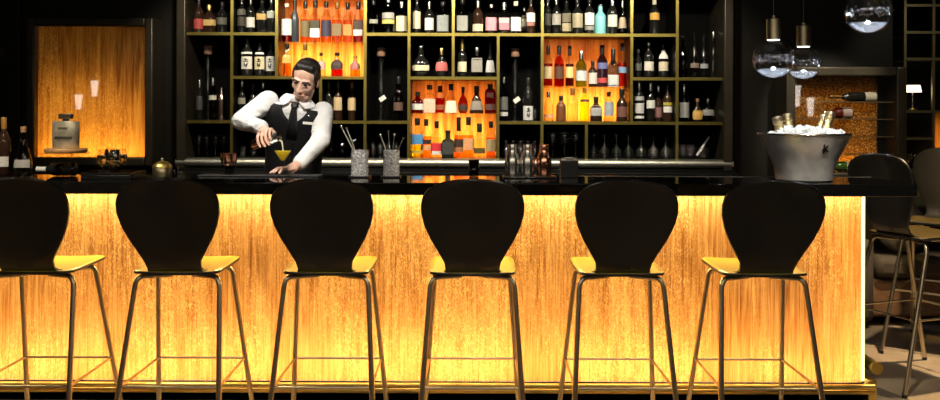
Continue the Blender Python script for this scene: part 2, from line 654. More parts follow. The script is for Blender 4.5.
MB().box(X1 - 0.016, X1 - 0.002, 4.640, 4.652, 0.115, 1.089).build('led_edge_strip', edge, bar, O)
MB().box(X0, X1 + 0.02, 4.66, 4.86, 0.0, 0.06).build('plinth', M_SOOT, bar, O)
rail = MB().tube([(X0, 4.60, 0.096), (X1 + 0.03, 4.60, 0.096)], 0.0145, 14).build('foot_rail', M_BRASS, bar, O)
MB().box(X0, X1 + 0.04, 4.598, 4.66, 0.054, 0.078).build('base_moulding', M_BRASS, bar, O, bevel=0.008)
side = MB().tube([(2.085, 4.62, 0.185), (2.085, 5.3, 0.185)], 0.031, 16).build('side_foot_rail', M_BRASS, bar, O)
MB().box(2.03, 2.075, 4.72, 4.75, 0.17, 0.20).box(2.03, 2.075, 5.22, 5.25, 0.17, 0.20).build('rail_bracket', M_BRASS, side)
MB().box(2.03, 2.075, 4.60, 4.68, 0.0, 0.13).build('corner_plate', M_BRASS, bar, O, bevel=0.006)
MB().box(XX(563, 4.86), 2.16, 4.86, 4.872, 1.135, 1.152).build('steel_edge', M_STEEL, bar, O)
# inner worktop and sink bench behind the counter front
MB().box(X0, 1.9, 4.90, 5.10, 0.75, 0.80).box(X0, 1.9, 4.90, 5.06, 0.0, 0.75).build('work_bench', M_BLACK, bar, O)

# ------------------------------------------------------------------ bar stools
SEAT_Z = 0.764


def stool_shape(kind_loc, label, zk=1.0, rung_z=0.274, seat_mat=None):
    st = thing('bar_stool', label, 'bar stool', kind_loc)
    # backrest: balloon outline, bent out of the seat and leaning back
    prof = [(0.766, -0.150, 0.140), (0.772, -0.188, 0.128), (0.790, -0.212, 0.121), (0.825, -0.226, 0.127), (0.870, -0.236, 0.152),
            (0.930, -0.250, 0.186), (0.990, -0.264, 0.212), (1.045, -0.277, 0.226), (1.090, -0.287, 0.227), (1.125, -0.295, 0.218),
            (1.155, -0.302, 0.196), (1.175, -0.307, 0.165), (1.188, -0.310, 0.122), (1.195, -0.312, 0.070), (1.197, -0.3125, 0.02)]
    rows = []
    for z, y, w in prof:
        row = []
        for k in range(15):
            u = -1 + 2 * k / 14
            row.append((u * w, y - 0.028 * u * u * (w / 0.22) * (1 if z > 0.80 else 0.2) + 0.010, z * zk))
        rows.append(row)
    MB().grid(rows).build('backrest', M_SHELL, st, solid=0.011, bevel=0.002)
    # seat: broad saddle with rounded front corners
    sp = [(-0.205, 0.150), (-0.197, 0.180), (-0.180, 0.193), (-0.10, 0.197), (0.0, 0.199), (0.09, 0.199), (0.15, 0.198), (0.18, 0.194), (0.195, 0.186), (0.203, 0.170), (0.206, 0.15)]
    rows = []
    for y, w in sp:
        row = []
        for k in range(15):
            u = -1 + 2 * k / 14
            lift = 0.004 * (u * u) - 0.006 * (1 - u * u) * max(0, 1 - abs(y) / 0.15) + 0.006 * (y + 0.2) / 0.4
            row.append((u * w, y, SEAT_Z * zk + lift))
        rows.append(row)
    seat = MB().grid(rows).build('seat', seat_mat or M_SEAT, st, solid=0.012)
    seat.data.materials.append(M_SHELL)
    seat.modifiers['thickness'].material_offset = 1
    seat.modifiers['thickness'].material_offset_rim = 1
    MB().box(-0.075, 0.075, -0.11, 0.06, 0.738 * zk, 0.7545 * zk).build('seat_plate', M_BLACK, st, bevel=0.004)
    zt = 0.742 * zk
    for s in (-1, 1):
        for (hy, ey, ex, ry, rx) in ((-0.10, -0.165, 0.188, -0.27, 0.218), (0.03, 0.105, 0.178, 0.21, 0.213)):
            zb = 0.69 * zk
            fx = rx + (rx - ex) / (zb - rung_z) * rung_z
            fy = ry + (ry - ey) / (zb - rung_z) * rung_z
            top = Vector((ex * s, ey, zb + 0.05))
            a = Vector((0.05 * s, hy, zt))
            bpt = a.lerp(Vector((ex * s, ey, zt)), 0.80)
            path = [a, bpt]
            c1, c2, c3 = bpt, Vector(((ex + 0.002) * s, ey, zt - 0.004)), Vector(((ex + 0.004) * s, ey - (0.004 if ey < 0 else -0.004), zb))
            for q in (0.2, 0.4, 0.6, 0.8):
                path.append(c1 * (1 - q) ** 2 + c2 * 2 * q * (1 - q) + c3 * q * q)
            path += [c3, Vector((fx * s, fy, 0.012))]
            MB().tube(path, 0.0125, 10).build('leg', M_LEG, st)
            MB().lathe([(0.0145, 0.0), (0.0145, 0.018)], 10, (fx * s, fy, 0)).build('foot_cap', M_CAPBLACK, st)
    for p, q in (((-0.218, -0.27), (0.218, -0.27)), ((-0.213, 0.21), (0.213, 0.21)), ((-0.218, -0.27), (-0.213, 0.21)), ((0.218, -0.27), (0.213, 0.21))):
        MB().tube([(p[0], p[1], rung_z), (q[0], q[1], rung_z)], 0.0062, 8).build('footrest_bar', M_LEG, st)
    return st


SY = 4.25
stool_px = [17.5, 168, 322, 473, 627, 774]
names = ['leftmost of the six bar stools, cut off by the left edge of the photo',
         'second bar stool from the left, below the lidded brass jar',
         'third bar stool from the left, in front of the bartender',
         'fourth bar stool from the left, below the glowing middle niche',
         'fifth bar stool from the left, below the copper shaker',
         'rightmost of the six bar stools at the counter, in front of the ice bucket']
stool = None
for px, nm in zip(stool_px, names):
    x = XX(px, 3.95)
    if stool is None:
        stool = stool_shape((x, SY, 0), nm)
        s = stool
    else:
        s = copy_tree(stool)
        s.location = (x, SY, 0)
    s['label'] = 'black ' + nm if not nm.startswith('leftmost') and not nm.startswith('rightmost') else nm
    s['group'] = 'black balloon-back bar stools along the counter'
far = stool_shape((2.545, 5.11, 0), 'dark round-backed stool just past the right end of the counter, turned away from it', 1.06, 0.385, M_SHEENSEAT)
far['group'] = 'stools beyond the counter end'
far.rotation_euler = (0, 0, math.radians(-68))
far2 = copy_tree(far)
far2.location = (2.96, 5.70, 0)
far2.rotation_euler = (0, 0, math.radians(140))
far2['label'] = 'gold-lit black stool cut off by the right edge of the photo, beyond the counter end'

# ------------------------------------------------------------------ back bar shelving
YB = 6.80                      # front plane of the shelving
sh = thing('back_bar_shelving', 'tall black wall shelving with brass edges, full of bottles behind the bartender', 'shelving', (0, YB, 0))
OB = (0, -YB, 0)
CX = [XX(p, YB) for p in (187.5, 231.7, 276.3, 320.5, 365, 408.8, 453, 498, 542, 586.5, 631.5, 677, 722)]
SZ = [ZZ(p, YB) for p in (158.6, 122.6, 78.2, 34.6, -9.5)]     # shelf edge heights, bottom to top
YD = 7.16                      # back of the shelves
ED = 0.0115                     # half height of a shelf edge


def shelf(c0, c1, r):
    x0, x1, z = CX[c0] - (0.0105 if c0 else 0), CX[c1] + (0.0105 if c1 < 12 else 0), SZ[r]
    o = MB().box(x0, x1, YB + 0.012, YD, z - ED, z + ED).build('shelf_board', M_BLACK, sh, OB)
    MB().box(x0, x1, YB - 0.004, YB + 0.012, z - ED, z + ED).build('brass_edge', M_STRIP, o)


def upright(c, r0, r1):
    x = CX[c]
    z0, z1 = SZ[r0] + ED, SZ[r1] - ED
    o = MB().box(x - 0.011, x + 0.011, YB + 0.012, YD, z0, z1).build('upright_board', M_BLACK, sh, OB)
    MB().box(x - 0.0105, x + 0.0105, YB - 0.003, YB + 0.012, z0, z1).build('brass_edge', M_STRIP, o)


MB().box(CX[0] - 0.1, CX[12] + 0.1, YD, YD + 0.02, 0.9, 2.8).build('back_panel', M_SOOT, sh, OB)
for sgn, xa in ((-1, CX[0]), (1, CX[12])):
    MB().box(min(xa, xa + sgn * 0.075), max(xa, xa + sgn * 0.075), YB - 0.05, 7.3, 1.03, 2.8).build('side_post', M_MOULD, sh, OB, bevel=0.012)
MB().box(CX[0] - 0.075, CX[12] + 0.075, 6.60, 7.2, 0.0, 1.045).build('base_cabinet', M_BLACK, sh, OB)
MB().box(CX[0] - 0.075, CX[12] + 0.075, 6.70, 7.16, 1.045, 1.068).build('cabinet_top', M_BLACK, sh, OB)
# rounded nickel ledge along the foot of the shelves
arc = [(6.80 - 0.055 * math.sin(a) - 0.0, 1.108 + 0.036 * math.cos(a)) for a in [math.pi * k / 10 for k in range(11)]]
MB().grid([[(CX[0] - 0.075, y, z) for y, z in arc], [(CX[12] + 0.075, y, z) for y, z in arc]]).build('rounded_ledge', M_LEDGE, sh, OB, angle=60)
MB().box(CX[0], CX[12], 6.80, YD, 1.068, SZ[0] - 0.004).build('shelf_board', M_BLACK, sh, OB)
SZ0 = SZ[0] - 0.004            # surface of the lowest shelf
# shelves, row by row (top row shelf just above the picture)
shelf(0, 12, 4)
shelf(0, 2, 3); shelf(4, 11, 3)
shelf(1, 4, 2); shelf(5, 7, 2); shelf(10, 12, 2)
shelf(0, 5, 1); shelf(7, 12, 1)
# uprights
for c in (1, 2, 4, 5, 6, 8, 10, 11):
    upright(c, 3, 4)
for c in (1, 2, 4, 5, 6, 7, 10, 11):
    upright(c, 2, 3)
for c in (1, 3, 4, 5, 7, 10, 11):
    upright(c, 1, 2)
upright(8, 1, 3)
for c in (1, 4, 5, 7, 8, 9, 11):
    x = CX[c]
    o = MB().box(x - 0.011, x + 0.011, YB + 0.012, YD, SZ0, SZ[1] - ED).build('upright_board', M_BLACK, sh, OB)
    MB().box(x - 0.0105, x + 0.0105, YB - 0.003, YB + 0.012, SZ0, SZ[1] - ED).build('brass_edge', M_STRIP, o)

NICHE = rippled('amber_niche_glass', (0.50, 0.24, 0.07), (1.0, 0.70, 0.30), 30, 1.2, 1.0, 0.25)
NICHES = {}


def niche(key, c0, c1, zb, zt, py_shelf, watts_low, watts_sheet, watts_up):
    x0, x1 = CX[c0] + 0.0125, CX[c1] - 0.0125
    xm, wd = (x0 + x1) / 2, x1 - x0
    yp = 7.06
    MB().box(x0, x1, yp, yp + 0.004, zb, zt).build('glowing_panel', NICHE, sh, OB)
    zs = ZZ(py_shelf, YB)
    MB().box(x0, x1, YB + 0.01, yp - 0.002, zs - 0.004, zs).build('glass_shelf', M_SHELFGLASS, sh, OB)
    area('niche_low_' + key, (xm, yp + 0.075, zb + 0.02), (xm, yp, zb + 0.10), wd * 0.96, 0.03, watts_low, AMBER)
    hh = zs - zb
    area('niche_sheet_' + key, (xm, yp + 0.09, zb + hh / 2), (xm, yp, zb + hh / 2), wd * 0.95, hh * 0.8, watts_sheet, AMBER)
    area('niche_upper_' + key, (xm, yp + 0.09, zs + (zt - zs) / 2), (xm, yp, zs + (zt - zs) / 2), wd * 0.95, (zt - zs) * 0.8, watts_up, DEEP)
    NICHES[key] = (zb, zs)


niche('left', 2, 4, SZ[2] + ED, SZ[4] - ED, 42.3, 9.0, 5.0, 2.8)
niche('middle', 5, 7, SZ0, SZ[2] - ED, 113.6, 9.0, 5.5, 1.6)
niche('right', 8, 10, SZ[1] + ED, SZ[3] - ED, 86.2, 11.0, 5.5, 1.6)

# ------------------------------------------------------------------ bottles
ORD = {1: ['only'], 2: ['left', 'right'], 3: ['leftmost', 'middle', 'rightmost']}


def ordinal(k, n):
    if n == 1:
        return 'alone'
    if k == 0:
        return 'leftmost'
    if k == n - 1:
        return 'rightmost'
    return ['', 'second', 'third', 'fourth', 'fifth', 'sixth', 'seventh', 'eighth'][k] + ' from left'


PROF = {
    'std': ([(0.90, 0), (1, 0.015), (1, 0.56), (0.95, 0.62), (0.70, 0.69), (0.42, 0.75), (0.36, 0.80), (0.34, 0.95)], 2.0, 1.0),
    'tall': ([(0.90, 0), (1, 0.015), (1, 0.62), (0.90, 0.68), (0.55, 0.74), (0.40, 0.80), (0.36, 0.95)], 2.0, 1.0),
    'square': ([(0.93, 0), (1, 0.02), (1, 0.58), (0.93, 0.635), (0.60, 0.68), (0.40, 0.71), (0.38, 0.95)], 7.0, 0.85),
    'squat': ([(0.92, 0), (1, 0.03), (1, 0.50), (0.90, 0.58), (0.55, 0.66), (0.36, 0.72), (0.34, 0.95)], 3.0, 0.8),
    'round': ([(0.55, 0), (0.80, 0.05), (0.97, 0.18), (1, 0.30), (0.92, 0.43), (0.66, 0.56), (0.36, 0.65), (0.28, 0.72), (0.26, 0.95)], 2.0, 0.62),
    'bell': ([(0.95, 0), (1, 0.03), (0.97, 0.22), (0.78, 0.42), (0.50, 0.56), (0.32, 0.66), (0.27, 0.78), (0.26, 0.95)], 2.0, 0.8),
    'cone': ([(0.96, 0), (1, 0.03), (0.88, 0.25), (0.66, 0.50), (0.40, 0.62), (0.32, 0.68), (0.30, 0.95)], 2.6, 0.85),
    'wine': ([(0.92, 0), (1, 0.015), (1, 0.50), (0.90, 0.58), (0.62, 0.66), (0.42, 0.72), (0.37, 0.96)], 2.0, 1.0),
    'flat': ([(0.95, 0), (1, 0.04), (1, 0.70), (0.85, 0.80), (0.40, 0.86), (0.36, 0.96)], 7.0, 0.55),
}
CAPS = {'k': M_CAPBLACK, 's': M_CAPSILVER, 'g': M_CAPGOLD, 'w': M_CAPWOOD, 'c': pbr('cream_cap', (0.72, 0.66, 0.50), 0.5), 'a': pbr('amber_cap', (0.30, 0.14, 0.03), 0.35)}


def radius_at(pr, z):
    for (r0, z0), (r1, z1) in zip(pr, pr[1:]):
        if z0 <= z <= z1:
            return r0 + (r1 - r0) * (z - z0) / max(1e-6, z1 - z0)
    return pr[-1][0]


def bottle(px, w, top, base, zb, Y, kind, body, labels, cap, capfrac, label, group, name='liquor_bottle', liquid=None, marks=None, fill=0.6):
    """px, w, top, base in photograph pixels at depth Y; the foot stands at height zb"""
    s = Y / FOC
    r, h = w * s / 2, (base - top) * s
    pr, e, sy = PROF[kind]
    x = XX(px, Y)
    if Y > 6.5:
        row = min(range(4), key=lambda q: abs(ROWZ[q] - zb))
        for z_top in CEIL:
            if z_top > zb + 0.1:
                h = min(h, z_top - zb - 0.004)
                break
        for c in UPR[row]:
            gap = r * 1.03 + 0.0135
            if abs(x - CX[c]) < gap:
                x = CX[c] + (gap if x > CX[c] else -gap)
    b = thing(name, label, 'bottle', (x, Y, zb + 0.0012), group)
    n = 20
    MB().lathe([(q * r, z * h) for q, z in pr], n, sy=sy, e=e).build('glass_body', body, b)
    if liquid is not None:
        zs = [z for z in [0.02, 0.1, 0.2, 0.3, 0.4, 0.5, 0.56, 0.62, 0.66, 0.7, 0.75] if z <= fill]
        MB().lathe([(radius_at(pr, max(z, 0.02)) * r * 0.93, z * h) for z in zs], n, sy=sy, e=e).build('liquid', liquid, b)
    for (y0, y1, col) in labels:
        z0, z1 = (base - y1) / (base - top), (base - y0) / (base - top)
        zz = [z0 + (z1 - z0) * k / 4 for k in range(5)]
        wide = 1.16
        MB().lathe([(radius_at(pr, z) * r * 1.012 + 0.0006, z * h) for z in zz], 13, sy=sy, e=e, a0=-math.pi / 2 - wide, a1=-math.pi / 2 + wide).build('paper_label', paper(col), b)
    if marks:
        z0, z1, mc = marks
        mb = MB()
        R = r * 1.05 + 0.0015
        za, zb2 = (base - z1) * s, (base - z0) * s
        hh = zb2 - za
        for (u0, v0, u1, v1) in ((-0.25, 0.9, 0.3, 0.82), (0.05, 1.0, -0.1, 0.6), (-0.35, 0.62, 0.4, 0.68), (-0.2, 0.5, -0.05, 0.1), (0.25, 0.5, 0.1, 0.05), (-0.3, 0.25, 0.3, 0.28)):
            p = [(math.sin(u) * R, -math.cos(u) * R * sy, za + v * hh) for u, v in ((u0, v0), ((u0 + u1) / 2, (v0 + v1) / 2), (u1, v1))]
            mb.tube(p, 0.0035, 6)
        mb.build('brush_lettering', M_CAPBLACK if mc == 'k' else pbr('pink_print', (0.6, 0.15, 0.15), 0.5), b)
    rn = radius_at(pr, 0.9) * r
    MB().lathe([(rn * 1.16, (1 - capfrac) * h), (rn * 1.2, (1 - capfrac * 0.6) * h), (rn * 1.2, 0.985 * h), (rn * 1.05, h)], 14).build('cap', CAPS[cap], b)
    return b


ROWZ = [SZ0, SZ[1] + ED, SZ[2] + ED, SZ[3] + ED]
CEIL = []
UPR = [(0, 1, 4, 5, 7, 8, 9, 11, 12), (0, 1, 3, 4, 5, 7, 8, 10, 11, 12), (0, 1, 2, 4, 5, 6, 7, 8, 10, 11, 12), (0, 1, 2, 4, 5, 6, 8, 10, 11, 12)]


def T(*c):
    return glass(c, edge=0.8)


CREAM, WHT, GREY, GOLD, TAN, PINK, RED, SLATE = (0.72, 0.66, 0.44), (0.80, 0.79, 0.75), (0.30, 0.30, 0.27), (0.62, 0.42, 0.14), (0.55, 0.42, 0.24), (0.70, 0.30, 0.36), (0.50, 0.05, 0.05), (0.15, 0.17, 0.19)
DIM = (0.12, 0.12, 0.10)
C0 = glass((0.93, 0.93, 0.90), edge=0.95)
AMB = T(0.80, 0.32, 0.08)
AMB2 = T(0.95, 0.55, 0.15)
RUBY = T(0.62, 0.07, 0.03)
PALE = T(1.0, 0.96, 0.84)
SMOKE = T(0.35, 0.36, 0.33)
YEL = T(0.95, 1.0, 0.12)
GREEN = T(0.30, 0.55, 0.10)
BLUE = T(0.15, 0.20, 0.75)
SKY = T(0.25, 0.55, 0.85)
# rows: (bay phrase, base pixel, shelf height, items); item: x, width, top, kind, body, labels, cap, cap share, look, liquid
zA, zB, zC = SZ[3] + ED, SZ[2] + ED, SZ[1] + ED
nl, nm, nr = NICHES['left'], NICHES['middle'], NICHES['right']
BAYS = [
    ('top row bay one', 'on top row, first bay', 34, zA, [
        (196, 10, 0, 'std', M_BROWN, [(20, 30, (0.45, 0.06, 0.05))], 'k', .14, 'dark bottle with red label', None),
        (209, 14, 5, 'squat', M_BROWN, [(20.5, 26.5, GOLD)], 'g', .22, 'squat bottle with gold band label', None),
        (222, 11, 2, 'std', M_DARK, [(18, 25, DIM)], 'k', .14, 'dim dark bottle with grey label', None)]),
    ('top row bay two', 'on top row, second bay', 34, zA, [
        (239.5, 9, -1, 'tall', M_DARK, [(10, 16, DIM), (18, 27, (0.06, 0.05, 0.04))], 'k', .14, 'dim black bottle', None),
        (250.5, 9, -3, 'std', M_DARK, [(18, 28, WHT)], 's', .20, 'black bottle with small white label', None),
        (262, 10, -3, 'square', M_DARK, [(14, 20, GOLD)], 'k', .16, 'black square bottle with gold label', None),
        (271, 8, -3, 'square', M_DARK, [(12, 19, (0.35, 0.38, 0.34))], 's', .16, 'black square bottle with grey-green label', None)]),
    ('left niche top', 'on left niche upper shelf', 42, nl[1], [
        (285, 11, 3, 'std', C0, [(19, 35, WHT)], 'c', .10, 'amber bottle with large white label', RUBY),
        (294.5, 8.5, -3, 'wine', pbr('slate_bottle', (0.05, 0.06, 0.07), 0.25), [], 'k', .30, 'tall slate-grey bottle', None),
        (305, 10, 0, 'std', C0, [(20, 36, (0.20, 0.16, 0.07))], 'k', .17, 'amber bottle with olive label', AMB2),
        (315, 10, 0, 'square', C0, [(20, 28, (0.07, 0.06, 0.03)), (28, 37, WHT)], 'k', .17, 'bottle with half black half white label', AMB2),
        (326, 10.5, 1, 'std', C0, [(20, 36, (0.05, 0.05, 0.09))], 'k', .14, 'bottle with navy oval label', AMB2),
        (337, 10, 1, 'square', C0, [(23, 35, (0.28, 0.20, 0.10))], 'a', .16, 'bottle with grey-brown label', AMB2),
        (347.5, 9, 2, 'square', C0, [(24, 35, (0.62, 0.30, 0.08))], 'k', .17, 'pale amber bottle with orange label', AMB2),
        (358, 9.5, 1, 'square', C0, [(20, 29, (0.08, 0.05, 0.04)), (29, 35, WHT)], 'k', .18, 'dark red bottle with white strip label', RUBY)]),
    ('left niche bottom', 'on left niche lower shelf', 78, nl[0], [
        (287, 9, 43, 'square', C0, [(55, 64, (0.85, 0.45, 0.10))], 'k', .18, 'pale amber square bottle', AMB2),
        (305, 9, 45, 'square', C0, [(58, 68, (0.80, 0.42, 0.10))], 'a', .2, 'orange bottle behind the bartender', AMB2),
        (321, 9, 54, 'squat', C0, [(62, 71, (0.72, 0.40, 0.34))], 'k', .14, 'small bottle with pink label', PALE),
        (337, 12, 54, 'squat', C0, [(61, 71, (0.05, 0.03, 0.03))], 'k', .14, 'squat bottle with black label', RUBY),
        (355, 10, 57, 'squat', C0, [(61, 71, (0.36, 0.14, 0.12))], 'a', .12, 'squat bottle with purple-brown label', AMB2)]),
    ('top row bay four', 'on top row, third bay', 34, zA, [
        (372.5, 9.5, 1, 'tall', SMOKE, [(20, 24, (0.35, 0.36, 0.30))], 'k', .14, 'smoky clear bottle with small label', None),
        (388, 13, -1, 'std', SMOKE, [(13, 19, (0.40, 0.40, 0.38)), (20, 24, (0.75, 0.62, 0.16))], 's', .10, 'wide bottle with yellow band', None),
        (401.5, 12, 1, 'std', C0, [(16, 31, (0.80, 0.76, 0.46))], 's', .18, 'bottle with large cream label and knob', PALE)]),
    ('top row bay five', 'on top row, fourth bay', 34, zA, [
        (416.5, 8, -2, 'tall', M_DARK, [(12, 29, CREAM)], 'k', .14, 'slim bottle with tall cream label', None),
        (429, 9.5, 1, 'std', M_DARK, [(18, 30, WHT)], 's', .28, 'black bottle with white label', None),
        (442.5, 11.5, 1, 'square', SMOKE, [(15, 31, (0.32, 0.36, 0.36))], 'k', .14, 'square bottle with blue-grey label', None)]),
    ('top row wide bay', 'on top row, fifth bay', 34, zA, [
        (462, 11, -1, 'square', SMOKE, [(16, 31, (0.36, 0.37, 0.34))], 'k', .14, 'square bottle with grey label', None),
        (477.5, 11, 0, 'std', M_BROWN, [(24, 31, CREAM)], 's', .22, 'brown bottle with low cream label', None),
        (491, 12, 3.5, 'squat', C0, [(17, 30, PINK)], 's', .12, 'squat bottle with pink label', T(0.8, 0.35, 0.35)),
        (503.8, 10.5, 2, 'square', C0, [(18, 23, (0.74, 0.44, 0.46)), (23, 30, (0.72, 0.20, 0.26))], 's', .24, 'square bottle with red-pink label', PALE),
        (515.5, 11, 1, 'std', C0, [(17, 31, (0.84, 0.83, 0.84))], 'c', .13, 'bottle with large white label', None),
        (524, 6, 6, 'tall', SMOKE, [(14, 29, (0.50, 0.48, 0.38))], 's', .12, 'thin pale bottle', None),
        (530.5, 9, -2, 'std', M_BROWN, [(13, 22, WHT), (22.5, 26, (0.36, 0.16, 0.14))], 'k', .14, 'brown bottle with white and pink label', None)]),
    ('top row bay above right niche', 'on top row above right niche', 34.5, zA, [
        (547.5, 7, -2, 'tall', M_DARK, [(14, 26, (0.05, 0.05, 0.04))], 'k', .14, 'dim black bottle', None),
        (556, 9.5, -3, 'std', M_DARK, [(14, 25, (0.42, 0.41, 0.37))], 's', .2, 'dark bottle with grey-white label', None),
        (566, 9, -2, 'square', M_DARK, [(13, 22, (0.18, 0.16, 0.10)), (23, 31, (0.42, 0.36, 0.22))], 'k', .14, 'dark bottle with low beige label', None),
        (577, 11, -1, 'std', M_DARK, [(14, 28, (0.40, 0.36, 0.24))], 'k', .14, 'dark bottle with tall beige label', None),
        (589, 10, -3, 'std', M_DARK, [(13, 25, WHT), (26, 30, GREY)], 'k', .14, 'dark bottle with bright white label', None),
        (600, 12, 4, 'std', pbr('turquoise_ceramic', (0.20, 0.58, 0.60), 0.35), [], 's', .001, 'turquoise opaque bottle', None),
        (612, 10, -3, 'std', M_DARK, [(15, 27, (0.62, 0.66, 0.58))], 's', .24, 'dark bottle with pale green label', None),
        (624, 9, 0, 'bell', SMOKE, [(17, 28, (0.40, 0.32, 0.22))], 's', .2, 'smoky bottle with beige label', None)]),
    ('top row bay right', 'on top row, right of niche', 34.5, zA, [
        (654, 10, -3, 'std', M_DARK, [(13, 20, (0.75, 0.40, 0.08))], 'c', .2, 'black bottle with orange label', None)]),
    ('second row bay two', 'on second row left of niche', 77, zB, [
        (247, 11.5, 39, 'tall', M_DARK, [(53, 55, WHT), (57.5, 70, (0.72, 0.70, 0.60))], 'k', .15, 'dark bottle with brush-lettered white label', None),
        (259.7, 10.5, 43, 'tall', M_DARK, [(53, 55, WHT), (57.5, 70, (0.75, 0.66, 0.42))], 'k', .15, 'dark bottle with brush-lettered cream label', None),
        (270.5, 9.5, 44, 'std', M_DARK, [(57, 71.5, (0.78, 0.77, 0.74))], 'k', .15, 'dark bottle with brush-lettered bright white label', None)]),
    ('second row bay five', 'above middle niche, left half', 78, zB, [
        (420, 18, 47, 'round', M_DARK, [(66.5, 72, CREAM)], 's', .08, 'bulbous decanter bottle with oval cream label', None),
        (441.5, 13, 49, 'round', M_DARK, [(63, 72, (0.58, 0.14, 0.13))], 'g', .24, 'round flat bottle with red medallion', None)]),
    ('second row bay six', 'above middle niche, right half', 78, zB, [
        (462, 9.5, 40, 'wine', M_DARK, [(63, 73, CREAM)], 'g', .34, 'green-black bottle with cream label and gold neck', None),
        (476.7, 11, 48, 'square', SMOKE, [(59, 73, (0.30, 0.29, 0.26))], 's', .14, 'square bottle with grey label', None),
        (490, 10, 42, 'bell', M_DARK, [(61, 73, (0.74, 0.75, 0.76))], 'k', .28, 'bell bottle with white label', None)]),
    ('right niche top', 'on right niche upper shelf', 86, nr[1], [
        (548, 9, 45, 'std', C0, [(66, 78, (0.55, 0.45, 0.24))], 'k', .22, 'amber bottle with cream label', RUBY),
        (559, 10, 45, 'std', T(0.85, 0.25, 0.2), [(66, 78, (0.10, 0.04, 0.02))], 'k', .2, 'red bottle with dark label', RUBY),
        (569.5, 9, 45, 'std', C0, [(66, 77, (0.78, 0.62, 0.26))], 'k', .24, 'brown bottle with yellow label', T(0.3, 0.05, 0.02)),
        (581, 11, 50, 'std', T(0.45, 0.62, 0.2), [(70, 80, (0.62, 0.70, 0.74))], 's', .26, 'green bottle with pale blue label', None),
        (592.5, 9, 60, 'std', M_BROWN, [(72, 83, (0.72, 0.70, 0.66))], 'k', .16, 'short dark bottle with white label', None),
        (602, 11, 44, 'std', T(0.22, 0.25, 0.75), [(62, 68, (0.16, 0.18, 0.42)), (77, 82, (0.6, 0.08, 0.08))], 'k', .24, 'tall blue bottle', None),
        (613, 11, 48, 'squat', T(0.5, 0.55, 0.7), [(74, 86, (0.78, 0.78, 0.76))], 'k', .42, 'long-necked bottle with white label', None),
        (624.5, 9.5, 42, 'std', C0, [(66, 72, (0.20, 0.35, 0.55))], 'k', .18, 'bottle with blue label and red-orange liquid', T(0.9, 0.25, 0.05))]),
    ('right niche bottom', 'on right niche lower shelf', 122.5, nr[0], [
        (548.5, 9.5, 93, 'std', C0, [(116, 119, (0.8, 0.4, 0.3))], 's', .2, 'clear bottle with grey cap', PALE),
        (561, 10, 97, 'std', pbr('brown_stoneware', (0.16, 0.055, 0.02), 0.35), [], 'k', .2, 'short brown stoneware bottle', None),
        (572.5, 11, 89, 'square', C0, [], 'a', .22, 'clear square bottle with amber cap', PALE),
        (584.5, 10, 89, 'std', T(0.95, 1.0, 0.35), [(100.5, 103, (0.03, 0.03, 0.02))], 'a', .15, 'yellow-green bottle with black band', YEL),
        (596, 12, 98, 'squat', M_BROWN, [(107, 117, (0.42, 0.42, 0.42))], 'k', .2, 'black squat bottle with silver diamond label', None),
        (608.7, 10, 93, 'std', C0, [(103, 117, (0.40, 0.46, 0.52))], 'k', .17, 'clear bottle with silver-blue label', PALE),
        (622.5, 11, 90, 'wine', M_BROWN, [(108, 118, (0.20, 0.09, 0.07))], 'k', .2, 'tall dark brown bottle', None)]),
    ('second row bay right', 'on second row, right of niche', 78, zB, [
        (638, 7, 50, 'tall', M_DARK, [(64, 71, (0.08, 0.09, 0.08))], 'k', .14, 'slim dim bottle', None),
        (648.5, 10, 42, 'std', M_DARK, [(62, 71, (0.70, 0.66, 0.58))], 's', .10, 'dark bottle with low white label', None),
        (663, 10, 44, 'std', M_DARK, [(50, 59, WHT), (62, 71, (0.68, 0.60, 0.44))], 'k', .1, 'dark bottle with two stacked labels', None)]),
    ('third row behind', 'on third row, behind the raised arm', 122, zC, [
        (242, 8, 82, 'wine', M_DARK, [(100, 106, (0.25, 0.24, 0.18))], 's', .16, 'dim black bottle', None),
        (253, 8, 86, 'wine', M_DARK, [(102, 109, (0.07, 0.07, 0.05))], 'k', .16, 'dim black bottle', None),
        (263, 8, 84, 'wine', M_DARK, [(102, 109, (0.07, 0.07, 0.05))], 's', .16, 'dim black bottle', None)]),
    ('third row bay four', 'on third row, beside bartender\'s shoulder', 122, zC, [
        (328.5, 8, 83, 'wine', M_DARK, [], 'k', .2, 'dark unlabelled bottle', None),
        (338, 9, 82, 'wine', M_BROWN, [(99, 112, TAN)], 'k', .2, 'dark bottle with tapered tan label', None),
        (352, 8.5, 82, 'wine', M_BROWN, [(99.5, 112, TAN)], 'a', .2, 'dark bottle with square tan label', None)]),
    ('middle niche top', 'on middle niche upper shelf', 113.5, nm[1], [
        (416.5, 12, 92, 'squat', T(0.4, 0.08, 0.05), [(104, 110, (0.70, 0.72, 0.66))], 'k', .2, 'dark red squat bottle with oval white label', None),
        (429.5, 12, 85, 'square', C0, [(99, 113, (0.78, 0.56, 0.42))], 'w', .17, 'square bottle with pink-white label', None),
        (440, 10, 86, 'flat', C0, [(105, 110, (0.32, 0.08, 0.02))], 'k', .24, 'low red-brown bottle', RUBY),
        (451, 13, 84, 'cone', C0, [(101, 113, (0.80, 0.74, 0.55))], 'k', .22, 'conical bottle with white label', PALE),
        (463, 10, 87, 'round', T(0.5, 0.12, 0.05), [(105, 111, (0.05, 0.03, 0.02))], 'k', .24, 'small dark round bottle', None),
        (476.5, 14, 86, 'cone', M_BROWN, [(101, 110, (0.25, 0.23, 0.20))], 'k', .24, 'dark faceted bottle with grey label', None),
        (490.5, 11, 84, 'flat', T(0.35, 0.06, 0.03), [(104, 110, (0.10, 0.04, 0.03))], 'k', .2, 'dark flat bottle', None)]),
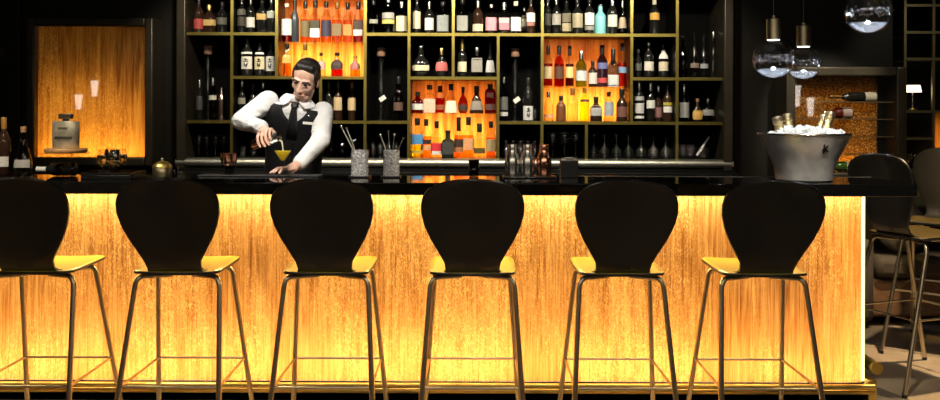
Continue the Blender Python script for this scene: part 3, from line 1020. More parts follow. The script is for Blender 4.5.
    ('middle niche bottom', 'on middle niche lower shelf', 158, SZ0, [
        (415.7, 11.5, 118, 'square', C0, [(134, 144, (0.08, 0.30, 0.62)), (150, 153, (0.55, 0.42, 0.06))], 'k', .18, 'square bottle with blue label', YEL),
        (426.3, 11, 119, 'std', C0, [(139.5, 144, (0.04, 0.02, 0.02)), (145, 150, (0.80, 0.40, 0.18))], 'k', .18, 'bottle with black-over-orange label', AMB2),
        (436.7, 10, 121, 'square', C0, [(143, 151, (0.72, 0.03, 0.05)), (151, 154.5, WHT)], 'k', .2, 'bottle with bright red label', PALE),
        (448, 12, 130, 'square', pbr('olive_black_bottle', (0.025, 0.028, 0.016), 0.2), [(142, 154, (0.05, 0.055, 0.05))], 'k', .1, 'olive-black short bottle', None),
        (458.7, 9.5, 117, 'wine', C0, [(139, 147, (0.05, 0.03, 0.02)), (147, 152, (0.5, 0.2, 0.08))], 'k', .34, 'tall slim bottle with black neck', AMB2),
        (468.5, 11, 117, 'square', C0, [(138, 150, (0.80, 0.38, 0.18))], 'k', .2, 'square bottle with orange label', AMB2),
        (479.5, 11, 123, 'square', C0, [(147.5, 153, (0.10, 0.08, 0.02))], 'k', .26, 'pale bottle with dark stopper and low label', PALE),
        (491, 9.5, 121, 'square', C0, [(139, 151, (0.42, 0.32, 0.16))], 'k', .18, 'square bottle with grey-tan label', AMB2)]),
    ('third row right', 'on third row, right of niche', 122, zC, [
        (639, 10, 82, 'tall', M_DARK, [(97, 101, (0.40, 0.42, 0.42)), (104, 114, (0.62, 0.64, 0.64)), (116.5, 119, WHT)], 's', .22, 'bottle with stacked white label bands', None),
        (650.5, 9, 82, 'wine', M_DARK, [(101, 109, (0.70, 0.72, 0.68))], 's', .24, 'dark bottle with white square label', None),
        (658.3, 8, 86, 'wine', M_BROWN, [(108, 118, (0.26, 0.13, 0.12))], 's', .18, 'dark bottle with dull pink label', None),
        (668, 9.5, 85, 'std', M_BROWN, [(103, 106, (0.50, 0.42, 0.05)), (107, 113, WHT)], 'k', .16, 'bottle with yellow and white label', None)]),
    ('third row far right', 'on third row, rightmost bay', 122, zC, [
        (684, 10, 84, 'tall', SMOKE, [(103, 118, (0.34, 0.35, 0.35))], 's', .3, 'clear bottle with silver-grey label', None),
        (697.5, 11, 99, 'round', M_BROWN, [(111, 120, (0.80, 0.48, 0.12))], 'w', .14, 'round brown bottle with orange-yellow label', None),
        (711.5, 13, 98, 'round', SMOKE, [(110, 116, (0.30, 0.30, 0.28))], 's', .2, 'bulbous smoky glass bottle', None)]),
]
for key, place, basepx, zb, items in BAYS:
    n = len(items)
    CEIL[:] = [NICHES[key.split()[0]][1] - 0.005] if 'niche bottom' in key else []
    for k, (px, w, top, kind, body, labs, cap, cf, look, liq) in enumerate(items):
        Y = 6.90 + 0.03 * ((k * 7) % 3) if 'niche' not in key or 'above' in key else 6.90 + 0.02 * (k % 3)
        if look.startswith('thin pale'):
            Y = 7.04
        mk = None
        if 'brush' in look:
            mk = (labs[-1][0] + 1.5, labs[-1][1] - 1.5, 'k')
        o = ordinal(k, n)
        bottle(px, w, top, basepx, zb, Y, kind, body, labs, cap, cf, look + ', ' + (o + ' ' if n > 1 else '') + place, 'bottles in ' + key, liquid=liq, marks=mk)

# bottles sharing the tall bays with the corked flasks
TALLB = [
    (199.5, 7, 82, 'wine', M_DARK, [(98, 112, (0.05, 0.05, 0.05))], 's', .2, 'thin dark bottle at the foot of the first corked flask, on its left', 6.92),
    (213, 8, 80, 'tall', SMOKE, [(97.5, 102, (0.62, 0.60, 0.52))], 's', .18, 'smoky bottle with small pale label, just right of the first corked flask', 6.90),
    (398.5, 10, 78, 'wine', T(0.6, 0.45, 0.36), [(104, 112, (0.14, 0.08, 0.06))], 'k', .16, 'brownish clear bottle right of the second corked flask', 6.94),
    (503, 8.5, 79, 'std', SMOKE, [(98, 111, (0.13, 0.13, 0.13)), (113, 117, (0.6, 0.6, 0.58))], 's', .12, 'narrow bottle with dark portrait label left of the third corked flask', 6.90),
    (528, 10.5, 79, 'tall', M_DARK, [(107, 121, (0.66, 0.67, 0.68))], 'k', .16, 'black bottle with brush-lettered white label right of the third corked flask', 6.90)]
for px, w, top, kind, body, labs, cap, cf, lab, Y in TALLB:
    bottle(px, w, top, 122, zC, Y, kind, body, labs, cap, cf, lab, 'bottles beside the corked flasks', marks=(108.5, 119, 'k') if 'brush' in lab else None)

# tall corked glass flasks
FL = ['tall corked glass flask in the leftmost tall bay of the shelving',
      'tall corked glass flask with white paper tag, left of the middle niche',
      'tall corked glass flask with white paper tag, right of the middle niche']
for (px, top, tagpx), lab in zip(((208, 48.5, None), (381, 50, (383, 99)), (515, 50, (516.5, 100))), FL):
    Y = 6.99
    s = Y / FOC
    h = (122 - top) * s
    f = thing('corked_flask', lab, 'flask', (XX(px, Y), Y, zC + 0.0012), 'tall corked glass flasks')
    MB().lathe([(0.075, 0), (0.078, 0.006), (0.06, 0.014), (0.022, 0.03), (0.020, 0.05), (0.034, 0.08), (0.036, 0.12), (0.036, h * 0.5), (0.027, h * 0.62), (0.024, h * 0.8), (0.030, h * 0.9)], 20).build('glass_body', M_FLASK, f)
    MB().lathe([(0.026, h * 0.885), (0.033, h * 0.90), (0.034, h), (0.030, h + 0.004)], 16).build('cork', M_CORK, f)
    if tagpx:
        zt = ZZ(tagpx[1], Y) - zC
        M = Matrix.Translation((XX(tagpx[0], Y) - XX(px, Y), -0.045, zt)) @ Matrix.Rotation(math.radians(-35), 4, 'Y')
        MB().box(-0.026, 0.026, -0.001, 0.001, -0.017, 0.017, M).build('paper_tag', M_WHITE, f)

# metal cobbler shaker on the left shelf
def cobbler(px, top, base, zb, Y, w, mat, label, group=None):
    s = Y / FOC
    h, r = (base - top) * s, w * s / 2
    c = thing('cocktail_shaker', label, 'shaker', (XX(px, Y), Y, zb + 0.0012), group)
    MB().lathe([(r * 0.80, 0), (r * 0.84, 0.004), (r * 0.98, h * 0.55), (r, h * 0.62)], 22).build('cup', mat, c)
    MB().lathe([(r * 1.02, h * 0.615), (r, h * 0.64), (r * 0.62, h * 0.78), (r * 0.55, h * 0.80)], 22).build('strainer_top', mat, c)
    MB().lathe([(r * 0.52, h * 0.80), (r * 0.50, h * 0.93), (r * 0.40, h * 0.99), (r * 0.2, h)], 18).build('cap', mat, c)
    return c


cobbler(221.5, 89, 121.5, zC, 6.93, 9, pbr('rose_steel', (0.80, 0.62, 0.55), 0.22, 1.0), 'rosy metal cocktail shaker on the third shelf beside the brass upright')

# ------------------------------------------------------------------ glasses on the lowest shelf and elsewhere
GP = {
    'wine': [(0.9, 0), (0.9, 0.012), (0.2, 0.03), (0.10, 0.06), (0.10, 0.44), (0.30, 0.50), (0.80, 0.60), (1.0, 0.74), (0.95, 0.88), (0.80, 1.0)],
    'tumbler': [(0.84, 0), (0.86, 0.02), (1.0, 1.0)],
    'snifter': [(0.72, 0), (0.72, 0.02), (0.16, 0.06), (0.12, 0.12), (0.14, 0.24), (0.55, 0.32), (0.95, 0.48), (1.0, 0.62), (0.85, 0.84), (0.68, 1.0)],
}


def drink_glass(px, w, top, base, zb, Y, kind, label, group, upside=False, name='wine_glass', mat=None):
    s = Y / FOC
    r, h = w * s / 2, (base - top) * s
    prof = [(q * r, z * h) for q, z in GP[kind]]
    if upside:
        prof = [(q, h - z) for q, z in reversed(prof)]
    m = mat or (M_WARE if Y > 6 else M_CLEAR)
    g = MB().lathe(prof, 20, caps=False)
    o = g.build(name, m, loc=(XX(px, Y), Y, zb + 0.0018), solid=0.0016)
    return tag(o, label, 'glass', group)


for k, px in enumerate((199, 207, 215.5, 224)):
    drink_glass(px, 9, 135, 157.5, SZ0, 6.92, 'wine', 'dim wine glass on the lowest shelf, %s of four at far left' % ordinal(k, 4), 'wine glasses at the far left of the lowest shelf')
for k, px in enumerate((243, 254)):
    drink_glass(px, 9, 146, 157.5, SZ0, 6.92, 'tumbler', 'dim tumbler on the lowest shelf under the raised shaker, %s of two' % ('left' if k == 0 else 'right'), 'tumblers under the raised shaker', name='tumbler')
for k, (px, w, top) in enumerate(((331, 11, 134), (342.5, 9, 138), (355, 8, 130))):
    drink_glass(px, w, top, 157.5, SZ0, 6.92, 'tumbler', 'dark tall glass on lowest shelf, %s behind the cut-crystal spoon jars' % ordinal(k, 3), 'tall dark glasses behind the spoon jars', name='mixing_glass', mat=SMOKE)
for k, px in enumerate((373, 380.5, 388, 396)):
    drink_glass(px, 7, 141, 157.5, SZ0, 6.92, 'tumbler', 'highball glass on the lowest shelf left of the middle niche, %s of four' % ordinal(k, 4), 'highball glasses left of the middle niche', name='highball_glass')
for k, px in enumerate((506, 513, 520.5, 528, 535)):
    drink_glass(px, 7, 140, 157.5, SZ0, 6.92, 'tumbler', 'upturned glass behind the metal shakers, %s of five' % ordinal(k, 5), 'upturned glasses behind the shakers', upside=True, name='highball_glass')
for k, px in enumerate((553, 564.5, 576)):
    drink_glass(px, 11, 131, 157.5, SZ0, 6.92, 'wine', 'dim wine glass behind the black box on the lowest shelf, %s of three' % ordinal(k, 3), 'wine glasses behind the black box')
for k, px in enumerate((594, 604.5, 616.5, 628.5, 641, 653.5, 666)):
    drink_glass(px, 10.5, 133.5, 157.5, SZ0, 6.91, 'wine', 'upturned stemmed glass on the lowest shelf, %s in the row of seven' % ordinal(k, 7), 'row of seven upturned stemmed glasses', upside=True)
for k, px in enumerate((682.5, 690.5)):
    drink_glass(px, 7, 143, 157.5, SZ0, 6.93, 'tumbler', 'small tumbler on the lowest shelf far right, %s of two' % ('left' if k == 0 else 'right'), 'small tumblers at the far right', name='tumbler')
drink_glass(703, 16, 146, 157.5, SZ0, 6.93, 'tumbler', 'wide clear bowl holding a white muddler at the far right shelf', None, name='glass_bowl')
p0, p1 = W(697, 155, 6.90), W(709, 137, 6.93)
p0.z = SZ0 + 0.03
tag(MB().tube([p0, p1], [0.009, 0.007], 10).build('muddler', M_WHITE), 'white stick muddler leaning in the wide bowl at the far right shelf', 'muddler')
drink_glass(535.3, 6, 108, 122, zC, 6.90, 'tumbler', 'small shot glass beside the brush-lettered bottle, second row tall bay', None, name='shot_glass')
for k, (px, w, top) in enumerate(((683, 9, 32), (694, 10, 32), (703.5, 9, 34), (713, 8, 31))):
    Y = 6.95
    s = Y / FOC
    h, r = (78 - top) * s, w * s / 2
    d = thing('glass_decanter', 'tall clear decanter in the rightmost upper bay, %s of four' % ordinal(k, 4), 'decanter', (XX(px, Y), Y, zB + 0.0012), 'clear decanters in the rightmost upper bay')
    MB().lathe([(r * .9, 0), (r, 0.01), (r, h * .4), (r * .8, h * .52), (r * .4, h * .62), (r * .36, h * .86)], 18).build('glass_body', SMOKE if k in (0,) else M_WARE, d)
    MB().lathe([(r * .40, h * .86), (r * .46, h * .9), (r * .44, h * .98), (r * .3, h)], 14).build('stopper', M_CLEAR if k != 3 else M_CAPSILVER, d)
    if k in (1, 2):
        MB().lathe([(r * 1.02, h * .22), (r * 1.02, h * .32)], 11, a0=-math.pi / 2 - 1, a1=-math.pi / 2 + 1).build('paper_label', paper((0.30, 0.22, 0.18) if k == 1 else (0.45, 0.47, 0.52)), d)

# ------------------------------------------------------------------ left lit wall panel
lp = thing('illuminated_panel', 'large framed amber glass wall panel glowing behind the left end of the bar', 'wall panel', (-2.9, 6.9, 1.05))
OL = (2.9, -6.9, -1.05)
px0, px1, pz0, pz1 = XX(36, YB), XX(146, YB), ZZ(158.5, YB), ZZ(27.5, YB)
fw = 0.062
for x0, x1, z0, z1 in ((px0 - fw, px0, pz0 - fw, pz1 + fw), (px1, px1 + fw, pz0 - fw, pz1 + fw), (px0, px1, pz1, pz1 + fw), (px0, px1, pz0 - fw, pz0)):
    MB().box(x0, x1, 6.765, 7.0, z0, z1).build('frame_bar', M_MOULD, lp, OL, bevel=0.012)
MB().box(px0, px1, 6.83, 6.834, pz0, pz1).build('glowing_panel', rippled('amber_wall_glass', (0.42, 0.20, 0.045), (1.0, 0.68, 0.26), 50, 2.2, 1.0, 1.2), lp, OL)
MB().box(px0, px1, 6.80, 6.803, pz0, pz1).build('glass_pane', glass((0.97, 0.97, 0.96), 0.02, 1.7), lp, OL)

# ------------------------------------------------------------------ right wine display
wd = thing('wine_display', 'framed wall display case with glittering amber back and thin glass shelves on the right', 'display case', (2.8, 6.9, 0.9))
OW = (-2.8, -6.9, -0.9)
dx0, dx1, dz0, dz1 = XX(793, YB), XX(893, YB), ZZ(171, YB), ZZ(75, YB)
for x0, x1, z0, z1 in ((dx0 - 0.07, dx0, dz0 - .07, dz1 + .07), (dx1, dx1 + 0.075, dz0 - .07, dz1 + .07), (dx0, dx1, dz1, dz1 + .07), (dx0, dx1, dz0 - .07, dz0)):
    MB().box(x0, x1, 6.74, 7.0, z0, z1).build('frame_bar', M_MOULD, wd, OW, bevel=0.012)
xr = XX(878, 6.93)
MB().box(dx0, xr, 6.945, 6.949, dz0, dz1).build('glowing_panel', rippled('amber_glitter_glass', (0.20, 0.085, 0.015), (0.95, 0.62, 0.22), glitter=150), wd, OW)
MB().box(xr, dx1, 6.93, 7.0, dz0, dz1).build('dark_panel', M_BLACK, wd, OW)
DS = []
for py in (100.3, 117.5, 135, 152.5):
    z = ZZ(py, 6.78)
    DS.append(z)
    o = MB().box(dx0, dx1, 6.785, 6.94, z - 0.006, z).build('glass_shelf', M_SHELFGLASS, wd, OW)
    MB().box(dx0, dx1, 6.780, 6.785, z - 0.007, z + 0.001).build('shelf_edge', pbr('bronze_edge', (0.42, 0.32, 0.18), 0.4, 1.0), o)
MB().box(dx0, dx1, 6.752, 6.755, dz0, dz1).build('glass_pane', glass((0.97, 0.97, 0.96), 0.02, 1.7), wd, OW)
xm = (dx0 + xr) / 2
area('display_low', (xm, 6.985, dz0 + 0.03), (xm, 6.94, dz0 + 0.09), (xr - dx0) * 0.96, 0.03, 4.0, AMBER)
area('display_sheet', (xm, 6.99, dz0 + 0.32), (xm, 6.94, dz0 + 0.32), (xr - dx0) * 0.94, 0.6, 1.7, AMBER)


def lying_bottle(px_neck, px_base, z, Y, r, body, neckmat, labcol, lab, name='wine_bottle', group=None, lab_at=(0.06, 0.26)):
    x0, x1 = XX(px_base, Y), XX(px_neck, Y)
    L = abs(x1 - x0)
    b = thing(name, lab, 'bottle', (x0, Y, z + r * 1.02 + 0.001), group)
    M = Matrix.Rotation(math.pi / 2 if x1 > x0 else -math.pi / 2, 4, 'Y')
    MB().lathe([(r * .9, 0), (r, 0.006), (r, L * .55), (r * .8, L * .64), (r * .42, L * .74), (r * .36, L * .82)], 20, M=M).build('glass_body', body, b)
    MB().lathe([(r * .43, L * .72), (r * .39, L * .82), (r * .40, L * .97), (r * .46, L * .975), (r * .44, L)], 16, M=M).build('neck_foil', neckmat, b)
    MB().lathe([(r * 1.015, L * lab_at[0]), (r * 1.015, L * lab_at[1])], 24, M=M, caps=False).build('paper_label', paper(labcol), b)
    return b


lying_bottle(829, 876, DS[0], 6.86, 0.036, M_DARK, pbr('dull_foil', (0.30, 0.16, 0.05), 0.4, 1.0), (0.42, 0.38, 0.30), 'dark champagne bottle lying on the top shelf of the amber display', 'champagne_bottle', lab_at=(0.02, 0.26))
lying_bottle(824, 852, DS[1], 6.86, 0.042, pbr('dark_red_glass', (0.10, 0.012, 0.008), 0.15), M_CAPSILVER, (0.40, 0.30, 0.27), 'red bottle with pale label lying on the second shelf of the display', lab_at=(0.05, 0.38))
lying_bottle(822, 862, dz0, 6.86, 0.040, pbr('green_glass', (0.05, 0.11, 0.015), 0.12), M_FOIL, (0.55, 0.46, 0.30), 'green bottle lying on the bottom of the display beside the ice bucket', lab_at=(0.06, 0.42))

# ------------------------------------------------------------------ black shelf lattice at far right, with the little lamp
rs = thing('lattice_shelf', 'black open shelf unit with thin brass lattice at the far right', 'shelf', (3.5, 7.0, 0))
OR = (-3.5, -7.0, 0)
YL = 6.95
MB().box(3.27, 5.2, 7.28, 7.31, 0.0, 2.8).build('back_panel', M_SOOT, rs, OR)
LX = [XX(p, YL) for p in (904.5, 933, 962)]
LZ = [ZZ(p, YL) for p in (4, 31, 57.5, 110, 137, 170)]
M_LAT = pbr('dull_brass_lattice', (0.34, 0.30, 0.16), 0.45, 1.0)
for x in LX:
    MB().box(x - 0.010, x + 0.010, YL - 0.01, YL + 0.01, 0.0, 2.6).build('upright_bar', M_LAT, rs, OR)
for z in LZ:
    xe = LX[1] if z == LZ[4] else 5.2
    MB().box(LX[0], xe, YL - 0.01, 7.19, z - 0.009, z + 0.009).build('shelf_board', M_BLACK, rs, OR)
    MB().box(LX[0], xe, YL - 0.016, YL - 0.008, z - 0.010, z + 0.010).build('shelf_edge', M_LAT, rs, OR)
MB().box(XX(934, 7.2), 5.0, 7.20, 7.204, ZZ(164, 7.2), ZZ(111, 7.2)).build('glowing_panel', rippled('amber_side_glass', (0.45, 0.20, 0.05), (1.0, 0.62, 0.2), 20, 1.2), rs, OR)
area('side_panel_low', (4.2, 7.26, ZZ(160, 7.2)), (4.2, 7.2, ZZ(154, 7.2)), 1.0, 0.05, 5.0, AMBER)
area('side_panel_sheet', (4.2, 7.27, ZZ(140, 7.2)), (4.2, 7.2, ZZ(140, 7.2)), 1.0, 0.3, 3.0, AMBER)
spot('added_spot_lattice', (3.3, 5.9, 2.75), (3.5, 7.0, 1.6), 18, 60)  # added to lift the brass lattice edges out of the dark
tl = thing('table_lamp', 'small table lamp with glowing cream shade on the lattice shelf', 'lamp', (XX(912.5, 7.05), 7.05, LZ[3] + 0.0115))
hs = ZZ(84, 7.05) - LZ[3] - 0.009
MB().lathe([(0.035, 0), (0.035, 0.006), (0.008, 0.014), (0.006, 0.03)], 18).build('base', M_BRASS, tl)
MB().lathe([(0.006, 0.014), (0.005, hs - 0.05)], 10).build('stem', M_STEEL, tl)
MB().lathe([(0.066, hs - 0.055), (0.055, hs)], 22, caps=False).build('lamp_shade', emit('lit_cream_shade', (1.0, 0.80, 0.58), 2.2), tl)
point('table_lamp_bulb', (XX(912.5, 7.05), 7.05, LZ[3] + hs - 0.03), 0.6, (1.0, 0.75, 0.45))
for k, px in enumerate((909, 917.5)):
    drink_glass(px, 6, 152, 168, LZ[5] + 0.009, 7.05, 'wine', 'tiny glass on the lowest lattice shelf, %s of two' % ('left' if k == 0 else 'right'), 'tiny glasses on the lattice shelf')

# ------------------------------------------------------------------ lounge behind the counter end
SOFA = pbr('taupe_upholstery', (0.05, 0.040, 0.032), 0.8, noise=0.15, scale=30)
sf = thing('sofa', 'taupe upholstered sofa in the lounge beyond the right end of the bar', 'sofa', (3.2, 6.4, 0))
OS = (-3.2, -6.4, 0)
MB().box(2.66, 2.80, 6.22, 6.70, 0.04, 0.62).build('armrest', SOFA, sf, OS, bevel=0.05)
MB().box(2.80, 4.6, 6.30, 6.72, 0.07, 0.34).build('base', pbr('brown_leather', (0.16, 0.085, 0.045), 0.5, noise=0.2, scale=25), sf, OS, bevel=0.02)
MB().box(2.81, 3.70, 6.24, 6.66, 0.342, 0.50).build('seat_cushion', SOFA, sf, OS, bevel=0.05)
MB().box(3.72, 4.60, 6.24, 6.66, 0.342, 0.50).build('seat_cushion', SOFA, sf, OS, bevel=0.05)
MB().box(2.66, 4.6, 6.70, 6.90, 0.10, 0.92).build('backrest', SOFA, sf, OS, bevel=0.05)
for x, y in ((2.72, 6.34), (4.5, 6.38), (2.72, 6.78), (4.5, 6.78)):
    MB().lathe([(0.02, 0), (0.025, 0.12)], 10, (x, y, 0)).build('leg', M_CAPBLACK, sf, OS)
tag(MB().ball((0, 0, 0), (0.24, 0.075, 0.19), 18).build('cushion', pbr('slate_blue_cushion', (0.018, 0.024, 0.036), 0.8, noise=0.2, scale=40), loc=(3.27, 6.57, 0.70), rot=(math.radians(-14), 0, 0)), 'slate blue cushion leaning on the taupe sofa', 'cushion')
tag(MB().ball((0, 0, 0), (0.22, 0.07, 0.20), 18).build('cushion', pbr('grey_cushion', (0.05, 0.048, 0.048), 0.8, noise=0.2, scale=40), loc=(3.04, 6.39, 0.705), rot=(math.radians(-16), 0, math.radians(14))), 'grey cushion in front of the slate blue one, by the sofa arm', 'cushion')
cb = thing('low_cabinet', 'low dark cabinet standing behind the right end of the bar', 'cabinet', (2.5, 6.1, 0))
OC = (-2.5, -6.1, 0)
MB().box(2.30, 2.64, 6.05, 6.55, 0.02, 0.60).build('carcass', M_BLACK, cb, OC, bevel=0.004)
MB().box(2.315, 2.625, 6.035, 6.05, 0.05, 0.58).build('door', pbr('dark_walnut', (0.030, 0.020, 0.013), 0.5, noise=0.3, scale=12, stretch=(8, 8, 1)), cb, OC, bevel=0.003)
# ------------------------------------------------------------------ pendant lamps
GLOW = emit('led_disc', (0.86, 0.92, 1.0), 14)


def frosted():
    m, nt, out = nodes_of('frosted_glass')
    t = nt.nodes.new('ShaderNodeBsdfTranslucent')
    t.inputs[0].default_value = (0.86, 0.90, 0.98, 1)
    p = nt.nodes.new('ShaderNodeBsdfTransparent')
    mx = nt.nodes.new('ShaderNodeMixShader')
    mx.inputs[0].default_value = 0.88
    nt.links.new(t.outputs[0], mx.inputs[1])
    nt.links.new(p.outputs[0], mx.inputs[2])
    nt.links.new(mx.outputs[0], out.inputs[0])
    return m


M_FROST = frosted()
PL = [((773.5, 59), 20.5, 4.70, 'nearer low globe pendant of the pair above the ice bucket'),
      ((803.5, 63), 17.5, 5.50, 'farther smaller globe pendant of the pair above the ice bucket'),
      ((868, 12), 22.5, 4.28, 'highest clear globe pendant, alone at the top right')]
for (c, rp, Y, lab) in PL:
    p = W(c[0], c[1], Y)
    R = rp * Y / FOC
    t = thing('pendant_lamp', lab, 'pendant lamp', p, 'clear glass globe pendants')
    prof = [(R * math.sin(a), -R * 0.97 * math.cos(a)) for a in [0.02 + (math.pi - 0.30) * k / 22 for k in range(23)]]
    MB().lathe(prof, 36, caps=False).build('glass_globe', glass((0.93, 0.95, 0.98), 0.01, 1.5), t)
    inner = [(R * 0.93 * math.sin(a), -R * 0.90 * math.cos(a)) for a in [0.02 + 0.95 * k / 12 for k in range(13)]]
    MB().lathe(inner, 30, caps=False).build('frosted_bowl', M_FROST, t)
    mb = MB()
    for k in range(150):
        a = random.uniform(0, 2 * math.pi)
        zz = random.gauss(-0.02, 0.075) * R
        q = R * random.uniform(0.86, 0.94)
        mb.ball((q * math.cos(a), q * math.sin(a), zz), R * random.uniform(0.02, 0.065), 6)
    bb = mb.build('bubble_band', pbr('bubble_glints', (0.45, 0.44, 0.44), 0.08, 1.0), t)
    bb['kind'] = 'stuff'
    rc = 7 * Y / FOC if rp < 22 else 7.6 * Y / FOC
    hc = 20.5 * Y / FOC
    MB().lathe([(rc, R * 0.93), (rc, R * 0.93 + hc), (rc * 0.9, R * 0.93 + hc + 0.004), (rc * 0.25, R * 0.93 + hc + 0.008), (rc * 0.25, R * 0.93 + hc + 0.02)], 26).build('brass_cap', pbr('dull_brass_cap', (0.42, 0.35, 0.22), 0.4, 1.0), t)
    MB().lathe([(rc * 0.8, R * 0.92), (rc * 0.8, R * 0.93)], 22).build('led_disc', GLOW, t)
    MB().tube([(0, 0, R * 0.93 + hc + 0.018), (0, 0, 2.80 - p.z)], 0.003, 8).build('cord', M_CAPBLACK, t)
    spot('pendant_beam', (p.x, p.y, p.z + R * 0.85), (p.x, p.y, 0), 6.0, 120, 0.8, (0.85, 0.92, 1.0), rc * 0.5)

# white tapered lamps in the room behind the viewer, mirrored in the glass of both wall panels
LAMP = emit('lit_white_shade', (1.0, 0.93, 0.82), 5)


def room_lamp(px, py, ygl, ylamp, h, lab):
    D = 2 * ygl - ylamp
    p = W(px, py, D)
    t = thing('hanging_lamp', lab, 'pendant lamp', (p.x, ylamp, p.z), 'white tapered lamps mirrored in the wall glass')
    MB().lathe([(0.035, -h / 2), (0.062, h / 2)], 22).build('lamp_shade', LAMP, t)
    MB().tube([(0, 0, h / 2), (0, 0, 2.80 - p.z)], 0.004, 8).build('cord', M_CAPBLACK, t)


room_lamp(78.5, 102, 6.80, -1.0, 0.24, 'white tapered lamp mirrored in left wall panel, lower reflection')
room_lamp(94.5, 88.5, 6.80, -1.0, 0.26, 'white tapered lamp mirrored in left wall panel, upper reflection')
room_lamp(797, 96, 6.752, -1.0, 0.34, 'white tapered lamp mirrored in the wine display, upper left reflection')
room_lamp(810.5, 107, 6.752, -1.0, 0.30, 'white tapered lamp mirrored in the wine display, lower right reflection')

# ------------------------------------------------------------------ things on the counter
# ice bucket with champagne
YI = 4.625
bx = XX(804, YI)
ib = thing('ice_bucket', 'big hammered pewter bowl on the counter, full of ice and champagne', 'ice bucket', (bx, YI, CT + 0.001))
PEW = pbr('hammered_pewter', (0.66, 0.66, 0.68), 0.34, 0.5, noise=0.35, scale=9, bump=0.5)
HB = (179.5 - 133.3) * YI / FOC
outer = [(0.134, 0.0), (0.140, 0.006), (0.142, 0.03), (0.149, 0.07), (0.170, 0.12), (0.202, 0.18), (0.228, HB)]
inner = [(0.222, HB), (0.196, 0.18), (0.163, 0.12), (0.142, 0.07), (0.12, 0.03)]
MB().lathe(outer + inner, 44).build('bowl', PEW, ib)
MB().tube([(0.226 * math.cos(a), 0.226 * math.sin(a), HB) for a in [2 * math.pi * k / 44 for k in range(44)]], 0.005, 8, closed=True).build('rim', M_STEEL, ib)
# dark bird-like emblem with a line of small letters under it
mb = MB()
Rb = 0.219
for pts in (((-0.02, 0.16), (0.10, 0.185)), ((0.03, 0.15), (0.0, 0.19)), ((0.05, 0.165), (0.16, 0.155)), ((0.03, 0.145), (0.08, 0.17))):
    path = []
    for u, z in pts:
        rr = 0.170 + (0.202 - 0.170) * (z - 0.12) / 0.06 + 0.0015
        path.append((rr * math.sin(0.12 + u), -rr * math.cos(0.12 + u), z))
    mb.tube(path, 0.004, 6)
mb.build('emblem', M_CAPBLACK, ib)
mb = MB()
for k in range(150):
    a, q = random.uniform(0, 6.28), random.uniform(0, 1) ** 0.5 * 0.185
    z = HB - 0.015 + 0.038 * (1 - (q / 0.2) ** 2) + random.uniform(-0.012, 0.012)
    M = Matrix.Translation((q * math.cos(a), q * math.sin(a), z)) @ Euler((random.random() * 6, random.random() * 6, random.random() * 6)).to_matrix().to_4x4()
    c = random.uniform(0.010, 0.017)
    mb.box(-c, c, -c, c, -c, c, M)
mb.lathe([(0.185, HB - 0.03), (0.18, HB - 0.012), (0.10, HB + 0.014), (0.02, HB + 0.022)], 24)
ice = mb.build('ice', pbr('crushed_ice', (0.80, 0.84, 0.88), 0.25, noise=0.1, scale=60), loc=(bx, YI, CT), bevel=0.003)
tag(ice, 'heap of white ice cubes filling the pewter bowl', 'ice', kind='stuff')


def champagne(px, py, dx, dy, lean, lab):
    """neck top seen at (px, py); lean: unit direction of the neck"""
    b = thing('champagne_bottle', lab, 'bottle', (bx + dx * 0.8, YI + dy * 0.8, CT + 0.068), 'champagne bottles in the ice')
    tip = W(px, py, YI + dy + 0.02)
    d = (tip - Vector(b.location))
    L = d.length
    q = Vector((0, 0, 1)).rotation_difference(d.normalized())
    M = q.to_matrix().to_4x4()
    k = L / 0.30
    MB().lathe([(0.040, 0), (0.042, 0.01), (0.042, 0.11 * k), (0.034, 0.16 * k), (0.022, 0.20 * k)], 20, M=M).build('glass_body', pbr('green_champagne_glass', (0.015, 0.03, 0.008), 0.1), b)
    MB().lathe([(0.031, 0.17 * k), (0.025, 0.22 * k), (0.022, 0.255 * k), (0.025, 0.259 * k), (0.025, 0.272 * k)], 18, M=M).build('neck_foil', M_FOIL, b)
    MB().lathe([(0.024, 0.272 * k), (0.026, 0.280 * k), (0.0245, 0.295 * k), (0.015, 0.30 * k)], 16, M=M).build('wired_cork', pbr('pale_gold_foil', (0.9, 0.80, 0.56), 0.35, 1.0), b)


champagne(776, 116.5, -0.085, -0.02, None, 'gold-necked champagne bottle at the left of the ice bowl, leaning left')
champagne(787, 113.5, -0.05, 0.07, None, 'gold-necked champagne bottle behind the leftmost one in the ice bowl')
champagne(831, 111.5, 0.075, -0.01, None, 'gold-necked champagne bottle leaning right in the ice bowl, nearest')
champagne(825, 115, 0.06, 0.08, None, 'gold-necked champagne bottle tucked behind the right-leaning one in the ice')

# three shakers on a black tray, and the black box
YS = 4.74
tr = tag(MB().box(XX(503, YS), XX(556, YS), YS - 0.075, YS + 0.075, CT, CT + 0.009).build('tray', M_BLACK, bevel=0.003), 'flat black tray under the three metal shakers', 'tray')


def boston(px, mat, lab):
    c = thing('cocktail_shaker', lab, 'shaker', (XX(px, YS), YS, CT + 0.009), 'metal shakers on the black tray')
    k = YS / FOC
    MB().lathe([(6.6 * k, 0), (6.8 * k, 0.004), (7.2 * k, 9 * k), (7.4 * k, 13 * k)], 26).build('cup', mat, c)
    MB().lathe([(7.55 * k, 11.5 * k), (7.5 * k, 17 * k), (6.2 * k, 20 * k), (4.8 * k, 23.5 * k), (4.3 * k, 27 * k), (4.6 * k, 31 * k), (4.4 * k, 31.5 * k)], 26).build('upper_tin', mat, c)
    MB().lathe([(7.62 * k, 11.2 * k), (7.68 * k, 12 * k), (7.62 * k, 12.8 * k)], 26, caps=False).build('seam_ring', mat, c)


